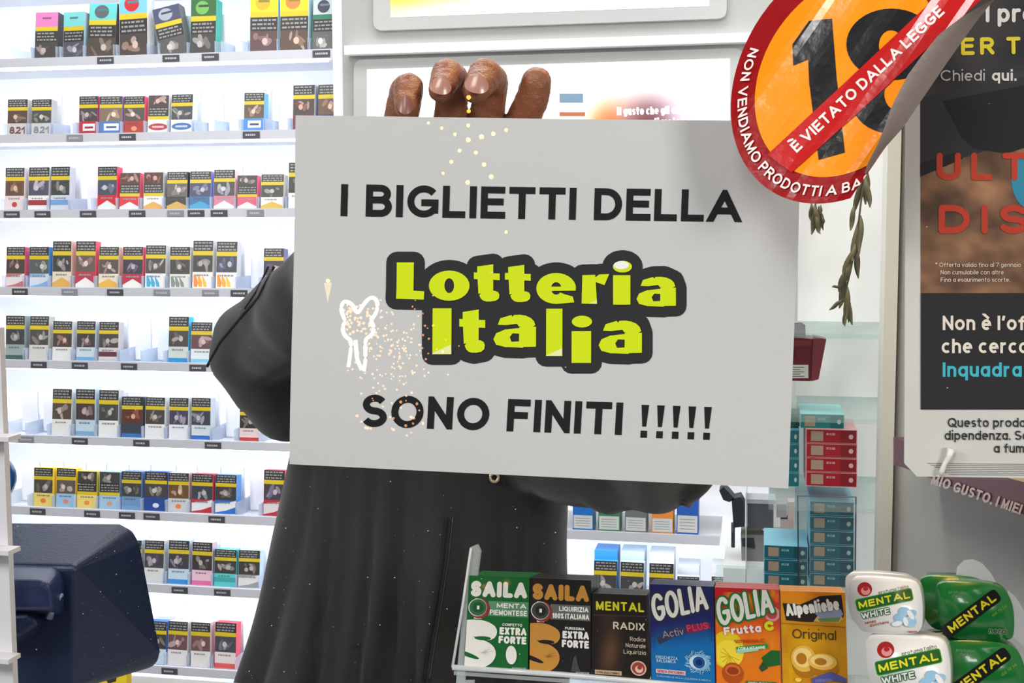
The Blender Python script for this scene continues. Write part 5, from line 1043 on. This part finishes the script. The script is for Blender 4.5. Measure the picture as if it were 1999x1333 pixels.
# ------------------------------------------------------------------ the person
def add_capsule(bm, p0, r0_, p1, r1_, n=14, sc=None):
    b2 = bmesh.new()
    for p, r_ in ((p0, r0_), (p1, r1_)):
        s = bmesh.ops.create_icosphere(b2, subdivisions=3, radius=1)
        for v in s['verts']:
            c = v.co*r_
            if sc: c = Vector((c.x*sc[0], c.y*sc[1], c.z*sc[2]))
            v.co = c + Vector(p)
    bmesh.ops.convex_hull(b2, input=b2.verts[:]); 
    loose = [v for v in b2.verts if not v.link_faces]; bmesh.ops.delete(b2, geom=loose, context='VERTS')
    me = bpy.data.meshes.new('t'); b2.to_mesh(me); b2.free(); bm.from_mesh(me); bpy.data.meshes.remove(me)
def add_blob(bm, c, rx, ry, rz): add_capsule(bm, c, 1, Vector(c)+Vector((0, 0, 1e-4)), 1, sc=(rx, ry, rz))
def voxel_mesh(bm, voxel, smooth_it, dispf=None):
    bmesh.ops.recalc_face_normals(bm, faces=bm.faces)
    me = bpy.data.meshes.new('src'); bm.to_mesh(me); bm.free(); o = bpy.data.objects.new('src', me); COL.objects.link(o)
    m = o.modifiers.new('r', 'REMESH'); m.mode = 'VOXEL'; m.voxel_size = voxel; m.adaptivity = 0
    s = o.modifiers.new('s', 'SMOOTH'); s.factor = .5; s.iterations = smooth_it
    dg = bpy.context.evaluated_depsgraph_get(); dg.update(); out = bpy.data.meshes.new_from_object(o.evaluated_get(dg)); bpy.data.objects.remove(o)
    if dispf:
        nn_ = [(v.index, v.co.copy(), v.normal.copy()) for v in out.vertices]
        for i, c, n in nn_: out.vertices[i].co = c + n*dispf(c, n)
    out.materials.clear(); return out
def A3(x, y, Y): return W(x, y, Y)
def rp(r_, Y): return r_*Y*1.0/FPX
YT = 1.34
person = empty('person', Vector((W(840, 1000, YT).x, YT, 0)), 'person in a black coat, arms raised, face hidden behind the paper they hold up', 'person')
# body: head, neck, arms, hands as one body mesh
bb = bmesh.new(); HC = W(885, 482, YT-.03)
add_blob(bb, HC, .076, .094, .108); add_blob(bb, HC+Vector((0, -.012, -.055)), .058, .078, .066)      # skull, jaw
add_capsule(bb, HC+Vector((0, -.088, -.004)), .009, HC+Vector((0, -.106, -.034)), .014)             # nose
for s in (-1, 1):
    add_blob(bb, HC+Vector((s*.079, .008, -.012)), .008, .018, .030)                                  # ears
    add_blob(bb, HC+Vector((s*.038, -.070, .004)), .024, .018, .010)                                  # brow
    add_blob(bb, HC+Vector((s*.036, -.066, -.036)), .024, .022, .020)                                 # cheek
add_blob(bb, HC+Vector((0, -.089, -.064)), .024, .010, .006); add_blob(bb, HC+Vector((0, -.088, -.074)), .022, .010, .007); add_blob(bb, HC+Vector((0, -.078, -.100)), .022, .018, .016)
add_capsule(bb, HC+Vector((0, .02, -.07)), .056, HC+Vector((0, .03, -.20)), .062)
add_capsule(bb, HC+Vector((0, .03, -.20)), .09, HC+Vector((-.02, .03, -.62)), .11)
body = voxel_mesh(bb, .0045, 4)
def bmj(*meshes):
    b = bmesh.new()
    for m in meshes: b.from_mesh(m)
    return b
# right hand (image left-centre): hooked fingers over the top edge
hb = bmesh.new(); YH = .775
def cp(x0, y0, Y0, r0_, x1, y1, Y1, r1_): add_capsule(hb, W(x0, y0, Y0), rp(r0_, Y0), W(x1, y1, Y1), rp(r1_, Y1))
cp(793, 292, .800, 60, 985, 322, .802, 60); cp(800, 380, .812, 66, 960, 390, .812, 64); cp(872, 400, .82, 60, 846, 470, .835, 44)
# little finger
cp(772, 290, .795, 36, 784, 225, .788, 34); cp(784, 225, .788, 35, 793, 180, .780, 34); cp(793, 180, .774, 34, 798, 170, .766, 29); cp(797, 174, .765, 30, 794, 208, .752, 25)
# ring finger
cp(868, 290, .800, 34, 880, 220, .792, 33); cp(880, 220, .792, 33, 884, 158, .784, 32); cp(882, 156, .780, 34, 872, 145, .766, 31); cp(872, 148, .766, 32, 861, 176, .750, 25)
# middle finger
cp(940, 290, .800, 36, 951, 220, .792, 35); cp(951, 220, .792, 34, 960, 160, .784, 33); cp(958, 158, .780, 34, 946, 146, .766, 33); cp(945, 150, .766, 34, 929, 176, .749, 27)
# index finger, straight up
cp(985, 320, .802, 38, 1016, 245, .792, 34); cp(1016, 245, .792, 34, 1040, 190, .784, 33); cp(1040, 190, .784, 33, 1047, 160, .780, 30)
# thumb pressing the back of the sheet
cp(985, 400, .80, 40, 1050, 360, .778, 34); cp(1050, 360, .778, 34, 1085, 310, .768, 29)
def skin_d(c, n): return .00035*noise.noise(c*260) + .00018*noise.noise(Vector((c.x*300, c.y*300, c.z*1100)))
handm = voxel_mesh(hb, .0012, 5, skin_d)
# other hand behind the sheet
hb = bmesh.new()
cp(1190, 560, .800, 60, 1285, 575, .800, 60); cp(1195, 620, .81, 58, 1275, 625, .81, 58); cp(1240, 640, .82, 54, 1255, 720, .85, 42)
for (x, y, x2, y2, r_) in ((1168, 540, 1140, 410, 27), (1208, 530, 1198, 385, 28), (1250, 530, 1254, 392, 28), (1292, 540, 1306, 430, 25)):
    mx2, my2 = (x+x2)/2, (y+y2)/2; cp(x, y, .800, r_+3, mx2, my2, .788, r_); cp(mx2, my2, .788, r_, x2, y2, .766, r_-4)
cp(1180, 620, .805, 34, 1110, 560, .785, 30); cp(1110, 560, .785, 30, 1080, 500, .768, 26)
hand2 = voxel_mesh(hb, .0024, 4)
# skin: tone varies at random over the whole skin
M_SKIN = mat('dark_skin', (142, 86, 58), .38, noisy=.35, nscale=70, bump=.28, bscale=800, coat=.03); M_SKIN.node_tree.nodes['Principled BSDF'].inputs['Subsurface Weight'].default_value = .12
M_SKIN.node_tree.nodes['Principled BSDF'].inputs['Subsurface Radius'].default_value = (.008, .003, .0015)
b_ = bmj(body, handm, hand2); me = bpy.data.meshes.new('body'); b_.to_mesh(me); b_.free(); link('body', me, M_SKIN, person, True)
# nails
def nail(x, y, w, h, rot, Y, tilt=0.0, m=None):
    bm = bmesh.new(); N = 10; V = []
    C0 = W(x, y, Y); ex = rt; ez = (up*math.cos(tilt)-fw*-math.sin(tilt)); a = R(rot); ax = ex*math.cos(a)+ez*math.sin(a); az = -ex*math.sin(a)+ez*math.cos(a); nrm = -fw
    W_, H_ = rp(w, Y), rp(h, Y)
    for i in range(N+1):
        row = []
        for j in range(N+1):
            u, v = i/N*2-1, j/N*2-1
            k = math.sqrt(max(0, 1-v*v*.5)); l = math.sqrt(max(0, 1-u*u*.5)); uu, vv = u*k, v*l       # rounded square
            row.append(bm.verts.new(C0+ax*uu*W_*(1-.10*vv)+az*vv*H_+nrm*(.0022*(1-uu*uu*1.1)-.0006*vv*vv)))
        V.append(row)
    for i in range(N):
        for j in range(N): bm.faces.new((V[i][j], V[i+1][j], V[i+1][j+1], V[i][j+1]))
    return bm_obj('fingernail', bm, m or mat('fingernail', (178, 128, 114), .28, noisy=.12, nscale=200, coat=.3), person, True)
nail(860, 168, 22, 18, -14, .7375, .12); nail(931, 165, 24, 19, -12, .7355, .12); nail(792, 206, 15, 19, 0, .7405, .15, mat('fingernail_dark', (134, 88, 78), .35))
# hair
hb2 = bmesh.new(); add_blob(hb2, HC+Vector((0, .014, .022)), .083, .092, .100)
hm = voxel_mesh(hb2, .005, 2, lambda c, n: .003*noise.noise(c*120)); bmh = bmesh.new(); bmh.from_mesh(hm)
bmesh.ops.delete(bmh, geom=[v for v in bmh.verts if (v.co.z < HC.z-.02 and v.co.y < HC.y+.02) or (v.co.y < HC.y-.055 and v.co.z < HC.z+.045) or v.co.z < HC.z-.07], context='VERTS')
bm_obj('hair', bmh, mat('black_hair', (18, 16, 16), .8, bump=.8, bscale=500), person, True)
for s in (-1, 1):
    bm = bmesh.new(); bmesh.ops.create_uvsphere(bm, u_segments=16, v_segments=10, radius=.012)
    for v in bm.verts: v.co += HC+Vector((s*.034, -.078, -.012))
    bm_obj('eye', bm, mat('eye_white', (220, 215, 210), .2), person, True)
# coat
jb = bmesh.new()
def jc(x0, y0, Y0, r0_, x1, y1, Y1, r1_): add_capsule(jb, W(x0, y0, Y0), rp(r0_, Y0), W(x1, y1, Y1), rp(r1_, Y1))
jc(494, 684, 1.16, 94, 655, 532, 1.02, 98); jc(655, 532, 1.02, 98, 812, 450, .87, 66)             # right sleeve up to the hand
jc(494, 684, 1.16, 94, 690, 800, 1.30, 140); jc(470, 680, 1.15, 68, 560, 790, 1.20, 84)
jc(1276, 915, 1.14, 99, 1262, 740, .93, 70); jc(1276, 915, 1.14, 99, 1050, 850, 1.29, 130); jc(1205, 938, 1.17, 78, 1330, 915, 1.12, 66)
slices = [(730, 700, 1030, .10), (790, 600, 1085, .125), (905, 571, 1102, .13), (1000, 548, 1106, .13), (1130, 512, 1110, .135), (1230, 482, 1116, .14), (1340, 450, 1122, .145), (1500, 424, 1140, .15), (1760, 400, 1150, .155)]
prev = None
for (y, xl, xr, dep) in slices:
    c = W((xl+xr)/2, y, YT); hw = (W(xr, y, YT)-W(xl, y, YT)).length/2; ringv = []
    for i in range(48):
        a = 2*math.pi*i/48; ca, sa = math.cos(a), math.sin(a); k = 2.6
        ringv.append(jb.verts.new(c+Vector((hw*math.copysign(abs(ca)**(2/k), ca), dep*math.copysign(abs(sa)**(2/k), sa), 0))))
    if prev:
        for i in range(48): jb.faces.new((prev[i], prev[(i+1) % 48], ringv[(i+1) % 48], ringv[i]))
    else: jb.faces.new(ringv)
    prev = ringv
jb.faces.new(prev[::-1])
CX = W(830, 1000, YT)
def folds(c, n):
    z = c.z; d = .004*noise.noise(Vector((c.x*9, c.y*9, c.z*7))) 
    if z < 1.32 and abs(c.x-CX.x) < .30:
        amt = min(1, (1.32-z)*3); xx = (c.x-CX.x)
        d += amt*(-.042*(.45-abs(noise.noise(Vector(((xx-.38*z*min(1, max(0, .6-xx*4)))*11, 2, z*1.3))))) + .010*noise.noise(Vector(((xx-.38*z*min(1, max(0, .6-xx*4)))*30, 7, z*2.2))))
        d -= amt*.007*math.exp(-((xx-.015-(1.2-z)*.05)/.006)**2)
    else: 
        q_ = Vector((c.x*12+c.z*9, c.y*10, c.z*12-c.x*10)); d += .007*noise.noise(q_)+.003*noise.noise(q_*2.3)+.008*(.3-abs(noise.noise(Vector((c.x*9-c.z*14, c.y*8, c.z*5+c.x*3)))))
    return d
jm = voxel_mesh(jb, .0065, 5, folds)
M_COAT = mat('black_coat_fabric', (21, 21, 23), .75, noisy=.8, nscale=500, bump=.22, bscale=1500)
M_COAT.node_tree.nodes['Principled BSDF'].inputs['Sheen Weight'].default_value = .22
coat = link('coat', jm, M_COAT, person, True)
def on_coat(x, y, l=.002):
    o_ = CAM; d = ray(x, y).normalized(); dg = None
    ok, loc, n, i = coat_ray(o_, d)
    return (loc - d*l) if ok else W(x, y, 1.2)
from mathutils.bvhtree import BVHTree
_bv = BVHTree.FromPolygons([v.co[:] for v in jm.vertices], [p.vertices[:] for p in jm.polygons])
def coat_ray(o_, d):
    loc, n, i, dist = _bv.ray_cast(o_, d); return (loc is not None, loc, n, i)
M_SEAM = mat('coat_seam', (16, 16, 17), .9)
def seam(name, pts, r_, m=M_SEAM):
    P = []
    for i in range(len(pts)-1):
        for k in range(8): t = k/8; P.append(on_coat(pts[i][0]*(1-t)+pts[i+1][0]*t, pts[i][1]*(1-t)+pts[i+1][1]*t, .0004))
    P.append(on_coat(*pts[-1], .0004)); return tube(name, P, r_, m, coat, n=6)
seam('sleeve_seam', [(535, 520), (515, 560), (505, 580), (470, 620), (430, 668), (412, 700), (404, 716)], .0015)
seam('sleeve_seam', [(524, 520), (500, 570), (478, 602)], .0010)
seam('front_opening', [(872, 1010), (862, 1100), (848, 1190), (836, 1260), (828, 1330)], .0022)
seam('zip', [(884, 1010), (874, 1100), (860, 1190), (848, 1260), (838, 1330)], .0011, mat('zip_teeth', (70, 72, 76), .4, metal=.6))
pb = on_coat(965, 932, .004); bm = bmesh.new(); tube('', [pb+rt*.0042*math.cos(a)+up*.0042*math.sin(a) for a in [i*math.pi/8 for i in range(16)]], .0018, None, n=6, closed=True, bm=bm)
bm_obj('press_stud', bm, mat('stud_metal', (196, 186, 160), .3, metal=.7), coat, True)
# trousers and shoes
tb = bmesh.new(); bx0 = CX.x
for s in (-1, 1):
    add_capsule(tb, (bx0+s*.09, YT, .84), .11, (bx0+s*.10, YT, .45), .075); add_capsule(tb, (bx0+s*.10, YT, .45), .075, (bx0+s*.105, YT+.01, .09), .062)
link('trousers', voxel_mesh(tb, .009, 3, lambda c, n: .004*noise.noise(c*14)), mat('dark_trousers', (34, 36, 44), .85), person, True)
for s in (-1, 1):
    tb = bmesh.new(); add_capsule(tb, (bx0+s*.105, YT+.03, .045), .043, (bx0+s*.115, YT-.15, .038), .036); add_capsule(tb, (bx0+s*.105, YT+.02, .06), .05, (bx0+s*.105, YT+.01, .10), .045)
    link('shoe', voxel_mesh(tb, .006, 3), mat('black_shoe', (24, 24, 26), .4), person, True)

# ------------------------------------------------------------------ assumed Christmas lights across the street, unsupported, mirrored in the pane
def mirror(px, py, D):
    p = W(px, py, YG+D); return Vector((p.x, YG-D, p.z))
def bulbs(name, pts, D, rpx, m, parent):
    bm = bmesh.new()
    for x, y in pts:
        c = mirror(x, y, D); s = bmesh.ops.create_icosphere(bm, subdivisions=2, radius=rpx*1.2*(D+YG)/FPX*rnd.uniform(.75, 1.25))
        for v in s['verts']: v.co += c
    return bm_obj(name, bm, m, parent)
DL = 4.6
M_BULB = mat('warm_bulb', (255, 176, 70), .5, emit=40); M_BULB2 = mat('amber_bulb', (255, 172, 112), .5, emit=16); M_NEON = mat('white_neon', (255, 250, 244), .5, emit=14)
star = empty('light_garland', mirror(915, 250, DL), 'ribbon-shaped string of warm bulbs across the street, mirrored over the fingers', 'light garland')
bulbs('bulbs', [(915, 190), (915, 217), (836, 240), (862, 250), (888, 262), (914, 245), (914, 273), (940, 267), (963, 261), (988, 254), (897, 294), (929, 298), (881, 316), (865, 338), (945, 321), (959, 345), (913, 356)], DL, 3.4, M_BULB, star)
bulbs('bulbs', [(988, 453), (640, 548)], DL, 3.4, M_BULB, star)
bow = empty('light_bow', mirror(700, 650, DL), 'white outlined light bow with amber bulbs, mirrored left on the paper sheet', 'light garland')
tube('neon_outline', [mirror(x, y, DL) for x, y in chaikin(((680, 716), (684, 690), (686, 664), (672, 656), (668, 636), (675, 628), (666, 608), (667, 592), (676, 587), (690, 596), (698, 614), (708, 596), (722, 580), (734, 582), (738, 598), (732, 616), (722, 624), (732, 640), (724, 656), (712, 662), (714, 700), (710, 724)), 2, False)], .009, M_NEON, bow, n=6)
tube('neon_outline', [mirror(x, y, DL) for x, y in ((694, 664), (697, 700), (706, 722))], .009, M_NEON, bow, n=6)
rnd.seed(11)
P_ = [(rnd.uniform(672, 730), rnd.uniform(592, 655)) for _ in range(60)]
bulbs('bulbs', [(x, y) for x, y in P_ if abs(x-700) > (640-y)*-.2 or True], DL, 2.2, M_BULB2, bow)
tree = empty('light_tree', mirror(770, 760, DL), 'scattered cluster of amber bulbs across the street, mirrored low on the paper sheet', 'light garland')
bulbs('bulbs', [(rnd.gauss(770, 46), rnd.gauss(690, 44)) for _ in range(170)], DL, 1.7, M_BULB2, tree)
bulbs('bulbs', [(rnd.uniform(694, 830), rnd.uniform(760, 860)) for _ in range(22)], DL, 2.2, M_BULB2, tree)
cone = empty('assumed_cone_lamp', mirror(640, 570, DL), 'assumed small cone-shaped lamp, unsupported, across the street, mirrored left on the sheet', 'lamp')  # assumed lamp behind the camera, hangs from nothing, placed for its mirror image
bm = bmesh.new(); v0 = mirror(640, 590, DL); ring_ = [mirror(640, 552, DL)+Vector((math.cos(a), math.sin(a), 0))*.018 for a in [i*math.pi/6 for i in range(12)]]
vv = [bm.verts.new(p) for p in ring_]; t_ = bm.verts.new(v0); bm.faces.new(vv)
for i in range(12): bm.faces.new((vv[i], vv[(i+1) % 12], t_))
bm_obj('glowing_cone', bm, mat('lamp_yellow', (255, 230, 120), .5, emit=7), cone)
# specks on the pane
bm = bmesh.new(); rnd.seed(3)
for _ in range(260):
    x, y = rnd.uniform(30, 1990), rnd.uniform(0, 1333)
    if rnd.random() < .65: x, y = rnd.choice([(rnd.uniform(150, 560), rnd.uniform(1040, 1333)), (rnd.uniform(420, 1100), rnd.uniform(930, 1333)), (rnd.uniform(30, 560), rnd.uniform(400, 1333))])
    c = CAM+ray(x, y)*((YG-.0006)/ray(x, y).y); r_ = rnd.choice([.6, .8, 1.0, 1.6])*.7*YG/FPX
    bm.faces.new([bm.verts.new(c+Vector((r_*math.cos(a)*rnd.uniform(.7, 1.4), 0, r_*math.sin(a)*rnd.uniform(.7, 1.4)))) for a in [i*math.pi/3 for i in range(6)]])
tag(bm_obj('dust_specks', bm, mat('dust', (190, 190, 186), .9)), 'tiny pale dust specks scattered over the window glass', 'dust', kind='stuff')

# ------------------------------------------------------------------ light
def area(name, loc, target, size, power, color=(1, 1, 1), sy=None):
    d = bpy.data.lights.new(name, 'AREA'); d.energy = power; d.color = color; d.shape = 'RECTANGLE'; d.size = size; d.size_y = sy or size
    o = bpy.data.objects.new(name, d); COL.objects.link(o); o.location = loc; o.rotation_euler = (Vector(target)-Vector(loc)).to_track_quat('-Z', 'Y').to_euler(); return o
area('street_light', (-.6, -1.5, 3.4), (0, .75, 1.45), 1.2, 62, (1, .98, .96))
area('added_fill_side', (1.7, -1.2, 1.9), (.3, .9, 1.2), .7, 44, (1, .96, .9))  # added fill from outside, no known lamp there, brightens the sweets
area('added_fill_left', (-2.4, -.7, 2.5), (-.3, 1, 1.2), .5, 42, (1, .98, .95))  # added side light, no known source, brings out the coat folds
area('added_warm_fill', (.1, 1.0, 2.15), (0, .78, 1.6), .15, 2.6, (1, .55, .15))  # added warm fill with no known fitting, turns the finger tops orange
bpy.data.lights['added_warm_fill'].specular_factor = 0
area('ceiling_light', (-.6, 1.9, 2.95), (-.6, 1.9, 0), 1.6, 28, (.97, .98, 1), sy=.5)
area('ceiling_light_right', (.9, 1.4, 2.95), (.7, 1.6, 0), .6, 22, (1, 1, .98))
w = bpy.data.worlds.new('night_street'); scene.world = w; w.use_nodes = True; w.node_tree.nodes['Background'].inputs[0].default_value = (.55, .56, .6, 1); w.node_tree.nodes['Background'].inputs[1].default_value = .12
vs = scene.view_settings; vs.view_transform = 'Standard'; vs.look = 'None'; vs.gamma = 1; vs.exposure = 0; vs.use_curve_mapping = False
scene.cycles.max_bounces = 8; scene.cycles.transparent_max_bounces = 24; scene.cycles.caustics_reflective = False; scene.cycles.caustics_refractive = False
scene.cycles.sample_clamp_indirect = 10
